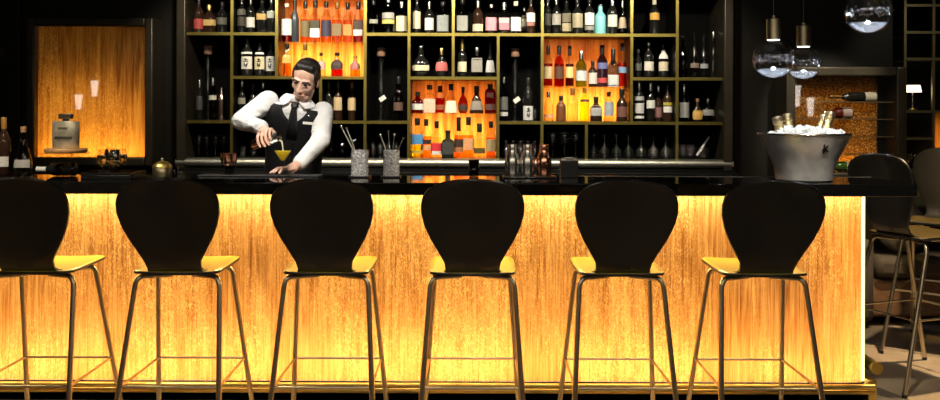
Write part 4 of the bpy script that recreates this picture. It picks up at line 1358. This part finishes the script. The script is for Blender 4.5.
boston(512.5, M_STEEL, 'leftmost silver shaker on the black tray')
boston(527.7, M_STEEL, 'middle silver shaker, beside the copper one on the tray')
boston(544.2, M_COPPER, 'copper shaker at the right of the tray')
bxh = thing('napkin_holder', 'black box holder standing right of the copper shaker', 'holder', (XX(569, 4.76), 4.76, CT))
k = 4.76 / FOC
MB().box(-8.5 * k, 8.5 * k, -0.05, 0.05, 0, 17.5 * k).build('body', pbr('black_leatherette', (0.010, 0.010, 0.010), 0.45, bump=0.15, scale=150), bxh, bevel=0.003)
MB().box(-7 * k, 7 * k, -0.042, 0.042, 17.5 * k, 18.5 * k).box(-3 * k, 4 * k, -0.04, 0.03, 18.5 * k, 19.8 * k).build('napkins', pbr('grey_napkin', (0.26, 0.25, 0.22), 0.8), bxh)

# cut crystal jars with bar spoons
CRY = pbr('cut_crystal', (0.85, 0.83, 0.76), 0.12, 0.25, noise=0.75, scale=110, bump=1.0)


def spoon_jar(px, top, base, w, spoons, lab, slab):
    Y = 4.74
    k = Y / FOC
    r, h = w * k / 2, (base - top) * k
    mat = tag(MB().box(-r * 1.2, r * 1.2, -r * 1.2, r * 1.2, 0, 0.008).build('coaster', M_BLACK, loc=(XX(px, Y), Y, CT), bevel=0.002), 'small square black coaster under the ' + slab + ' spoon jar', 'coaster', 'coasters under the spoon jars')
    j = thing('spoon_jar', lab, 'jar', (XX(px, Y), Y, CT + 0.008), 'cut crystal spoon jars')
    # faceted body of diamond cuts
    rows = []
    n = 22
    for i in range(9):
        z = h * i / 8
        row = []
        for q in range(n):
            a = 2 * math.pi * q / n
            rr = r * (1.0 if (q + i) % 2 else 0.90)
            row.append((rr * math.cos(a), rr * math.sin(a), z))
        rows.append(row)
    MB().grid(rows, closed=True).build('crystal_body', CRY, j, angle=5)
    MB().lathe([(r * 0.9, 0), (r * 0.9, 0.01)], n).build('foot', CRY, j)
    MB().lathe([(r * 1.0, h - 0.006), (r * 1.02, h), (r * 0.92, h), (r * 0.9, h - 0.006)], n, caps=False).build('rim', M_CLEAR, j)
    for i, (tx, ty) in enumerate(spoons):
        tip = W(tx, ty, Y + 0.01 * (i % 2))
        foot = Vector((XX(px, Y) - (tip.x - XX(px, Y)) * 0.3, Y + 0.01 * (i % 2) - 0.005, CT + 0.02))
        sp = thing('bar_spoon', 'steel bar spoon in the %s spoon jar, %s' % (slab, ordinal(i, len(spoons))), 'bar spoon', foot, 'steel bar spoons in the jars')
        d = tip - foot
        MB().tube([Vector((0, 0, 0)), d * 0.97], 0.0024, 8).build('handle', M_STEEL, sp)
        R = Vector((0, 0, 1)).rotation_difference(d.normalized()).to_matrix()
        if i % 2 == 0:
            MB().ball(d, (0.0065, 0.004, 0.010), 10, R=R).build('bowl', M_STEEL, sp)
        else:
            MB().lathe([(0.004, -0.004), (0.007, -0.001), (0.007, 0.002), (0.004, 0.004)], 10, M=Matrix.Translation(d) @ R.to_4x4()).build('disc_end', M_STEEL, sp)


spoon_jar(360, 150.5, 176, 17.5, [(341.5, 127), (346.5, 128)], 'left cut-crystal jar with two spoons, beside the bartender', 'left')
spoon_jar(391.5, 150.5, 176, 16.5, [(380.5, 135), (388, 131), (394.5, 135), (403.5, 138)], 'right cut-crystal jar with four spoons', 'right')
drink_glass(474, 10.5, 159, 175.5, CT, 4.80, 'tumbler', 'small dark cut tumbler standing alone below the middle niche', None, name='tumbler', mat=SMOKE)

# black service mat, cocktail, copper cup
MATZ = CT + 0.008
tag(MB().box(XX(202, 4.80), XX(322, 4.80), 4.73, 4.855, CT + 0.0008, MATZ).build('bar_mat', pbr('black_rubber', (0.008, 0.008, 0.008), 0.5, bump=0.3, scale=200), bevel=0.003), 'long black rubber bar mat under the cocktail glass', 'mat')
gx, gy = XX(282.8, 4.765), 4.765
mg = thing('cocktail_glass', 'stemmed martini glass of yellow cocktail being filled on the bar mat', 'glass', (gx, gy, MATZ))
k = 4.79 / FOC
hg = (173.5 - 148.5) * k
MB().lathe([(0.034, 0), (0.034, 0.002), (0.006, 0.008), (0.0035, 0.016), (0.0035, hg * 0.50), (0.012, hg * 0.56), (8.8 * k, hg), (8.6 * k, hg), (0.009, hg * 0.575)], 24, caps=False).build('glass_body', M_CLEAR, mg)
MB().lathe([(0.008, hg * 0.58), (8.0 * k, hg * 0.955), (8.0 * k, hg * 0.96)], 24).build('drink', lit_liquid('yellow_cocktail', (1.0, 0.80, 0.07)), mg)
cc = thing('julep_cup', 'ribbed copper cup on a dark glass foot, at the left end of the bar mat', 'cup', (XX(229, 4.80), 4.80, MATZ))
k = 4.80 / FOC
MB().lathe([(0.022, 0), (0.024, 0.004), (0.030, 6 * k), (0.034, 9 * k)], 20).build('glass_foot', SMOKE, cc)
MB().lathe([(5.6 * k, 9 * k), (6.8 * k, 11 * k), (7.4 * k, 15 * k), (7.8 * k, 21 * k), (7.4 * k, 21 * k), (6.6 * k, 12 * k)], 28, ribs=0.10).build('copper_body', M_COPPER, cc)

# left end of the counter: bottles, cake stand with drum bottle, snifters, jar
bottle(4, 13, 119, 176.5, CT, 4.80, 'std', M_BROWN, [(158, 168, (0.60, 0.58, 0.52))], 'a', .2, 'dark liquor bottle with white label at the left edge of the counter', 'bottles on the counter')
bottle(23.5, 18, 127, 175.5, CT, 4.80, 'bell', C0, [(160, 168, (0.36, 0.34, 0.30))], 'w', .12, 'clear round-shouldered bottle beside the drum bottle at the left end', 'bottles on the counter', liquid=PALE, fill=0.4)
lying_bottle(37, 76, CT, 4.74, 0.034, M_DARK, pbr('white_capsule', (0.55, 0.55, 0.52), 0.5), (0.03, 0.03, 0.03), 'black bottle with white neck lying on the counter beside the cake stand')
YC = 4.62
k = YC / FOC
cs = thing('cake_stand', 'glass pedestal cake stand carrying the silver drum bottle', 'stand', (XX(66, YC), YC, CT))
HC = 25 * k
MB().lathe([(0.060, 0), (0.060, 0.004), (0.030, 0.014), (0.016, 0.035), (0.024, 0.055), (0.016, 0.075), (0.030, HC - 0.012), (0.112, HC - 0.006), (0.116, HC + 0.002), (0.110, HC)], 32).build('glass_stand', M_CLEAR, cs)
tb = tag(MB().lathe([(0.100, 0), (0.103, 0.006), (0.103, 0.018), (0.100, 0.022)], 32).build('round_board', pbr('honey_wood', (0.36, 0.19, 0.07), 0.5, noise=0.3, scale=30), loc=(XX(66, YC), YC, CT + HC + 0.001)), 'round wooden board between the cake stand and the drum bottle', 'board')
zb = CT + HC + 0.024
db = thing('drum_bottle', 'silver drum-shaped liqueur bottle with square stopper on the wooden board', 'bottle', (XX(66, YC), YC, zb))
MB().lathe([(0.066, 0), (0.0685, 0.004), (0.0685, 25.5 * k), (0.066, 27 * k)], 36, sy=0.6).build('body', pbr('antique_silver', (0.60, 0.54, 0.40), 0.36, 0.7, noise=0.3, scale=20), db)
MB().lathe([(0.016, 27 * k), (0.016, 29.5 * k)], 20).build('neck', M_CAPBLACK, db)
MB().box(-0.033, 0.033, -0.018, 0.018, 29.5 * k, 34.5 * k).build('stopper', pbr('dark_bronze', (0.10, 0.08, 0.05), 0.4, 0.8), db, bevel=0.004)
mb = MB()
for (zz, w_, r_) in ((20 * k, 0.30, 0.003), (15.5 * k, 0.20, 0.0016), (10.5 * k, 0.62, 0.0035), (8.0 * k, 0.40, 0.0014)):
    m_ = int(w_ / 0.07)
    for q in range(-m_, m_ + 1):
        u = q * 0.08
        for v0, v1 in ((0, 1), (0.35, 0.35)):
            mb.tube([(0.0692 * math.sin(u), -0.0692 * math.cos(u) * 0.6, zz - r_ * 2 + v0 * 4 * r_ * 0.0 ), (0.0692 * math.sin(u + 0.02), -0.0692 * math.cos(u + 0.02) * 0.6, zz + r_ * 2 * v1)], r_ * 0.5, 5)
mb.build('engraved_lettering', M_CAPBLACK, db)
ts = thing('serving_tray', 'raised black tray carrying the snifter glasses', 'tray', (XX(113, 4.60), 4.60, CT))
k = 4.60 / FOC
MB().box(-24 * k, 26 * k, -0.10, 0.11, 0, 0.022).build('base', M_BLACK, ts, bevel=0.003)
MB().box(-24 * k, 26 * k, -0.10, -0.09, 0.022, 0.034).box(-24 * k, 26 * k, 0.10, 0.11, 0.022, 0.034).box(-24 * k, -23 * k, -0.09, 0.10, 0.022, 0.034).box(25 * k, 26 * k, -0.09, 0.10, 0.022, 0.034).build('rim', M_BLACK, ts)
for i, (px, yy) in enumerate(((103.5, 4.58), (110.5, 4.66), (115, 4.56), (121, 4.64))):
    g = drink_glass(px, 12.5, 152.5, 177, CT + 0.022, yy, 'snifter', 'clear snifter on the black tray, %s of four' % ordinal(i, 4), 'snifters on the black tray', name='snifter_glass')
    rg, hg_ = 6.25 * yy / FOC, 24.5 * yy / FOC
    MB().lathe([(rg * .1, hg_ * .26), (rg * .52, hg_ * .335), (rg * .90, hg_ * .48), (rg * .95, hg_ * .62), (rg * .86, hg_ * .76)], 20).build('drink', M_BOWLFILL, g)  # fill added so the bowl refracts the glowing wall panel
jr = thing('lidded_jar', 'small brass lidded jar with knob, on the counter right of the snifter tray', 'jar', (XX(162.5, 4.66), 4.66, CT))
k = 4.66 / FOC
MB().lathe([(9.0 * k, 0), (9.4 * k, 0.003), (9.4 * k, 9.5 * k), (9.0 * k, 10 * k)], 30).build('body', pbr('old_brass_jar', (0.40, 0.34, 0.20), 0.35, 1.0, noise=0.2, scale=30), jr)
MB().lathe([(9.6 * k, 10 * k), (9.6 * k, 11.5 * k), (7.5 * k, 14 * k), (4.0 * k, 16 * k), (1.6 * k, 16.6 * k)], 30).build('lid', M_BRASS, jr)
MB().ball((0, 0, 18.2 * k), 1.9 * k, 12).build('knob', M_STEEL, jr)
drink_glass(181.5, 6.5, 168, 178.5, CT, 4.68, 'tumbler', 'tiny shot glass beside the lidded brass jar', None, name='shot_glass')
drink_glass(175, 5.0, 169, 178.5, CT, 4.70, 'tumbler', 'tiny dark shot glass touching the lidded brass jar', None, name='shot_glass', mat=SMOKE)

# ------------------------------------------------------------------ the bartender
SKIN = pbr('skin', (0.70, 0.43, 0.32), 0.5, noise=0.06, scale=30)
SHIRT = pbr('white_shirt', (0.80, 0.80, 0.80), 0.75, bump=0.8, bd=0.05, scale=8, stretch=(1, 1, 1.8))
VEST = pbr('black_vest', (0.006, 0.006, 0.007), 0.75, spec=0.3)
TROUS = pbr('black_trousers', (0.010, 0.010, 0.011), 0.8)
HAIRM = pbr('dark_hair', (0.012, 0.009, 0.007), 0.45, bump=0.5, scale=90, stretch=(3, 1, 1))
man = thing('person', 'bartender in white shirt and black vest pouring a yellow cocktail', 'person', (-1.10, 5.42, 0))
ORG = Vector((-1.10, 5.42, 0))


def L(v):
    return Vector(v) - ORG


hip = L(W(290, 192, 5.42))
neck = L(W(298, 102.5, 5.26))
sR, sL = L(W(268, 101, 5.27)), L(W(323, 112, 5.29))
eR, wR = L(W(241, 121, 5.14)), L(W(262, 127.5, 4.98))
eL, wL = L(W(321, 140, 5.16)), L(W(299.5, 163.5, 4.94))
head_c = L(W(305.5, 80, 5.19))
HM = Matrix.Translation(head_c) @ Matrix.Rotation(math.radians(-5), 4, 'Z') @ Matrix.Rotation(math.radians(13), 4, 'Y') @ Matrix.Rotation(math.radians(24), 4, 'X')

# torso frame: rings from the hips to the neck base
RINGS = [(0.0, .160, .112), (.18, .158, .110), (.38, .156, .108), (.58, .168, .114), (.74, .182, .116), (.85, .186, .108), (.92, .160, .092), (.97, .105, .078), (1.0, .066, .066)]


def ring_frame(t):
    for (t0, a0, b0), (t1, a1, b1) in zip(RINGS, RINGS[1:]):
        if t0 <= t <= t1:
            f = (t - t0) / (t1 - t0)
            a, b = a0 + (a1 - a0) * f, b0 + (b1 - b0) * f
            break
    c = hip.lerp(neck, t)
    c.y += 0.03 * math.sin(math.pi * min(1, t)) 
    tilt = -0.19 * max(0, (t - 0.25) / 0.75)
    return c, a, b, tilt


def torso_pt(t, th, off=0.0):
    """th = 0 faces the viewer (-Y), positive towards the viewer's right"""
    c, a, b, tilt = ring_frame(t)
    e = 2.4
    s, k = math.sin(th), math.cos(th)
    q = (abs(s) ** e + abs(k) ** e) ** (-1 / e)
    x, y = (a + off) * s * q, -(b + off) * k * q
    return c + Vector((x * math.cos(tilt), y, x * math.sin(tilt)))


def torso_rows(t0, t1, off, n=28, m=18):
    return [[torso_pt(t0 + (t1 - t0) * i / m, 2 * math.pi * k / n, off) for k in range(n)] for i in range(m + 1)]


def solid_rows(mb, rows):
    n = len(rows[0])
    mb.grid(rows, closed=True)
    b = len(mb.v) - n * len(rows)
    mb.f.append(tuple(b + k for k in range(n - 1, -1, -1)))
    mb.f.append(tuple(b + (len(rows) - 1) * n + k for k in range(n)))


# --- body: head, neck, torso, arms, hands and legs in one skin
body = MB()


def hball(c, r, n=16):
    body.ball(c, r, n, M=HM)


hball((0, .012, .040), (.073, .092, .080), 20)
hball((0, -.018, -.012), (.060, .074, .085), 20)
hball((0, -.048, -.088), (.034, .034, .028))
for s in (-1, 1):
    body.capsule((.041 * s, -.006, -.056), (.020 * s, -.052, -.092), .019, .018, M=HM)
    hball((.038 * s, -.058, -.018), (.020, .018, .024))
    hball((.072 * s, .008, -.008), (.010, .020, .030))
    body.capsule((.014 * s, -.082, .026), (.046 * s, -.070, .024), .009, .009, M=HM)
    hball((.012 * s, -.094, -.033), (.009, .010, .008))
body.capsule((0, -.084, .018), (0, -.104, -.030), .009, .0125, M=HM)
body.capsule((-.018, -.084, -.062), (.018, -.084, -.062), .009, .009, M=HM)
body.capsule((0, -.080, -.073), (0, -.083, -.075), .012, .012, M=HM)
nk = HM @ Vector((0, .022, -.060))
body.capsule(nk, neck + Vector((0, .01, -.02)), .054, .058)
solid_rows(body, torso_rows(0.0, 1.0, -0.012))
for a, b, c in ((sR, eR, wR), (sL, eL, wL)):
    body.capsule(a, b, .052, .040)
    body.capsule(b, c, .040, .026)
hipz = hip.z
legs = []
for s in (-1, 1):
    h0 = Vector((hip.x + .085 * s, hip.y, hipz - .02))
    kn = Vector((hip.x + .11 * s, hip.y - .01, .50))
    an = Vector((hip.x + .12 * s, hip.y + .03, .08))
    legs.append((h0, kn, an, s))
    body.capsule(h0, kn, .082, .055)
    body.capsule(kn, an, .052, .036)
    body.capsule(an + Vector((0, 0, -.03)), an + Vector((.02 * s, -.14, -.045)), .036, .028)

# shaker axis, held in the hand on the viewer's left
shA, shB = W(253.5, 145, 4.95), W(278.5, 136.2, 4.90)
ax = (shB - shA).normalized()
upv = (Vector((0, 0, 1)) - ax * ax.z).normalized()
fr = ax.cross(upv)
if fr.y > 0:
    fr = -fr
A = L(shA)
SR = 0.031


def grip(s, ang):
    """a point beside the shaker: s along its axis, ang from the top round the front"""
    return A + ax * s + (upv * math.cos(ang) + fr * math.sin(ang)) * (SR + 0.0085)


SLEN = (shB - shA).length
palm = A + ax * (SLEN * 0.52) + upv * (SR + 0.022) - fr * 0.018
body.capsule(wR, palm, .027, .026)
body.ball(palm, (.040, .030, .018), 14)
for i in range(4):
    s = SLEN * (0.30 + 0.16 * i)
    rr = (.0088, .0094, .0094, .0080)[i]
    k0 = A + ax * s + upv * (SR + .020) - fr * .004
    k1 = grip(s + .004, math.radians(42))
    k2 = grip(s + .006, math.radians(92))
    k3 = grip(s + .008, math.radians((128, 138, 136, 118)[i]))
    body.capsule(palm, k0, .012, rr + .001, 8)
    body.capsule(k0, k1, rr + .001, rr, 8)
    body.capsule(k1, k2, rr, rr - .0005, 8)
    body.capsule(k2, k3, rr - .0005, rr - .002, 8)
t0 = palm + ax * .028 - fr * .012
t1 = A + ax * (SLEN * 0.80) + upv * .012 - fr * (SR + .010)
t2 = A + ax * (SLEN * 0.92) - upv * .006 - fr * (SR + .008)
body.capsule(palm, t0, .014, .0125, 8)
body.capsule(t0, t1, .0125, .0105, 8)
body.capsule(t1, t2, .0105, .0085, 8)

# hand on the bar mat, fingers towards the glass
pL = L(W(290.5, 169.5, 4.87))
pL.z = MATZ + 0.026
body.capsule(wL, pL, .026, .026)
body.ball(pL, (.040, .036, .019), 14)
for i in range(4):
    a = math.radians(192 + 17 * i)
    d = Vector((math.cos(a), math.sin(a), 0))
    ln = (.066, .074, .072, .058)[i]
    k0 = pL + d * .036 + Vector((0, 0, .004))
    k1 = pL + d * (.036 + ln * .5) + Vector((0, 0, .004))
    k2 = pL + d * (.036 + ln)
    k2.z = MATZ + .0085
    body.capsule(pL, k0, .013, .0105, 8)
    body.capsule(k0, k1, .0100, .0090, 8)
    body.capsule(k1, k2, .0090, .0072, 8)
a = math.radians(160)
d = Vector((math.cos(a), math.sin(a), 0))
body.capsule(pL + Vector((-.01, .012, 0)), pL + d * .05 + Vector((0, .012, -.004)), .0125, .0105, 8)
body.capsule(pL + d * .05 + Vector((0, .012, -.004)), pL + d * .078 + Vector((0, .006, -.012)), .0105, .0085, 8)
fuse(body, 'body', SKIN, man, voxel=0.0042, smooth=3)

# --- clothes
shirt = MB()
solid_rows(shirt, torso_rows(0.05, 0.985, 0.0))
for a, b, c, fold in ((sR, eR, wR, 1), (sL, eL, wL, -1)):
    shirt.ball(a, .060, 16)
    shirt.capsule(a, b, .063, .054, 16)
    shirt.capsule(b, c.lerp(b, 0.10), .054, .041, 16)
    for q in (0.35, 0.62, 0.85):
        p = a.lerp(b, q)
        shirt.ball(p + Vector((0.012 * fold, -.018, -.012)), (.050, .045, .020), 12)
    cu = c.lerp(b, 0.14)
    shirt.capsule(cu, c.lerp(b, 0.04), .043, .042, 16)
fuse(shirt, 'shirt', SHIRT, man, voxel=0.006, smooth=3)

# vest with a V neck, open to the shoulders
rows = []
m, n = 26, 40
VT = 0.76
for i in range(m + 1):
    t = 0.10 + (0.945 - 0.10) * i / m
    if t <= VT:
        th0 = 0.0
    else:
        th0 = 0.50 * ((t - VT) / (0.945 - VT)) ** 0.9
    rows.append([torso_pt(t, th0 + (2 * math.pi - 2 * th0) * k / n, 0.009) for k in range(n + 1)])
MB().grid(rows).build('vest', VEST, man, solid=0.006)
mb = MB()
for t in (0.22, 0.34, 0.46, 0.57):
    mb.ball(torso_pt(t, 0.05, 0.014), (.006, .004, .006), 8)
mb.build('vest_buttons', M_BLACK, man)
# collar wings and tie
for s in (-1, 1):
    th = [0.10, 0.5, 1.0, 1.5]
    rows = [[torso_pt(1.0, 0.18 * s, .006) + Vector((0, -.004, .034)), torso_pt(1.0, 0.7 * s, .008) + Vector((0, 0, .038)), torso_pt(1.0, 1.5 * s, .008) + Vector((0, .0, .042))],
            [torso_pt(0.985, 0.22 * s, .016) + Vector((0, -.010, .012)), torso_pt(0.985, 0.75 * s, .018) + Vector((0, 0, .012)), torso_pt(0.985, 1.5 * s, .018) + Vector((0, 0, .020))],
            [torso_pt(0.94, 0.40 * s, .018) + Vector((0, -.010, -.004)), torso_pt(0.96, 0.72 * s, .018) + Vector((0, -.004, .004)), torso_pt(0.98, 1.5 * s, .020) + Vector((0, 0, .008))]]
    MB().grid(rows).build('collar', SHIRT, man, solid=0.005, sub=2)
cr = []
for i in range(13):
    a = 2 * math.pi * i / 12
    cr.append(a)
MB().grid([[torso_pt(0.985, a, .008) + Vector((0, 0, .012)) for a in cr], [torso_pt(1.0, a, .004) + Vector((0, 0, .040)) for a in cr]]).build('collar_band', SHIRT, man, solid=0.004)
ty = [(0.995, .016), (0.955, .022), (0.945, .014), (0.86, .022), (0.74, .030), (0.60, .034)]
rows = []
for t, w in ty:
    c = torso_pt(t, 0.0, 0.012 if t > 0.9 else 0.010)
    tl_ = ring_frame(t)[3]
    dx = Vector((math.cos(tl_), 0, math.sin(tl_)))
    bul = 0.010 if t > 0.95 else 0.003
    rows.append([c - dx * w, c - dx * w * .5 + Vector((0, -bul, 0)), c + dx * w * .5 + Vector((0, -bul, 0)), c + dx * w])
MB().grid(rows).build('tie', pbr('black_tie', (0.008, 0.008, 0.010), 0.4), man, solid=0.006)
nt_ = torso_pt(0.80, 0.44, 0.016)
Mn = Matrix.Translation(nt_) @ Matrix.Rotation(0.35, 4, 'Z') @ Matrix.Rotation(math.radians(5), 4, 'Y')
MB().box(-.030, .030, -.002, .002, -.0075, .0075, Mn).build('name_tag', M_WHITE, man)
pn = torso_pt(0.885, 0.46, 0.016)
MB().ball(pn, (.006, .004, .006), 8).build('lapel_pin', M_CAPSILVER, man)
tro = MB()
solid_rows(tro, torso_rows(0.0, 0.20, 0.006, m=4))
for h0, kn, an, s in legs:
    tro.capsule(h0 + Vector((0, 0, .05)), kn, .100, .072, 16)
    tro.capsule(kn, an, .072, .062, 16)
fuse(tro, 'trousers', TROUS, man, voxel=0.012, smooth=3)
for h0, kn, an, s in legs:
    so = MB()
    so.ball((an.x, an.y, .045), (.045, .06, .045), 14)
    so.ball((an.x + .015 * s, an.y - .12, .035), (.047, .085, .034), 14)
    fuse(so, 'shoe', M_BLACK, man, voxel=0.008, smooth=3)

# --- hair and face details
hair = MB()
hair.ball((0, .020, .058), (.0765, .090, .067), 20, M=HM)
hair.ball((0, .046, .018), (.074, .066, .082), 18, M=HM)
hair.capsule((-.034, -.040, .094), (.036, -.042, .095), .022, .022, M=HM)
for s in (-1, 1):
    hair.ball((.066 * s, -.004, .040), (.013, .040, .040), 12, M=HM)
    hair.ball((.0675 * s, -.012, .004), (.008, .012, .026), 10, M=HM)
fuse(hair, 'hair', HAIRM, man, voxel=0.005, smooth=2)
DARKEYE = pbr('dark_eye', (0.012, 0.008, 0.006), 0.2)
LIP = pbr('lips', (0.42, 0.16, 0.13), 0.5)
for s in (-1, 1):
    MB().ball((.028 * s, -.083, .007), (.012, .008, .0055), 12, M=HM).build('eye', DARKEYE, man)
    MB().capsule((.013 * s, -.0905, .024), (.046 * s, -.079, .026), .0045, .0035, 8, M=HM).build('eyebrow', HAIRM, man)
mb = MB()
mb.tube([HM @ Vector(p) for p in ((-.028, -.086, -.056), (-.012, -.0935, -.062), (.012, -.0935, -.062), (.028, -.086, -.056))], [.002, .0035, .0035, .002], 8)
mb.build('mouth', LIP, man)
MB().tube([HM @ Vector(p) for p in ((-.018, -.0925, -.0595), (0, -.0965, -.0615), (.018, -.0925, -.0595))], [.001, .0028, .001], 8).build('teeth', M_WHITE, man)

# shaker in the hand and the pour
q = Vector((0, 0, 1)).rotation_difference(ax)
shk = thing('cocktail_shaker', 'copper-tinted shaker tin tilted in the bartender\'s hand', 'shaker', shA)
MS = q.to_matrix().to_4x4()
MB().lathe([(SR * .86, 0), (SR * .9, .004), (SR, SLEN * .55), (SR * 1.04, SLEN * .62)], 24, M=MS).build('base_tin', pbr('rose_copper', (0.78, 0.40, 0.30), 0.2, 1.0), shk)
MB().lathe([(SR * 1.0, SLEN * .60), (SR * .98, SLEN * .8), (SR * .9, SLEN), (SR * .8, SLEN), (SR * .85, SLEN * .8)], 24, M=MS, caps=False).build('top_tin', M_STEEL, shk)
ps = shB - upv * SR * 0.75
pe = Vector((gx + 0.002, gy, MATZ + hg * 0.95))
path = [ps, ps.lerp(pe, .3) + Vector((.006, 0, .012)), ps.lerp(pe, .65) + Vector((.004, 0, .008)), pe]
tag(MB().tube(path, [.005, .0042, .0036, .003], 8).build('poured_drink', lit_liquid('pale_drink', (0.85, 0.80, 0.60))), 'thin pale stream pouring from the tilted shaker into the cocktail glass', 'drink')
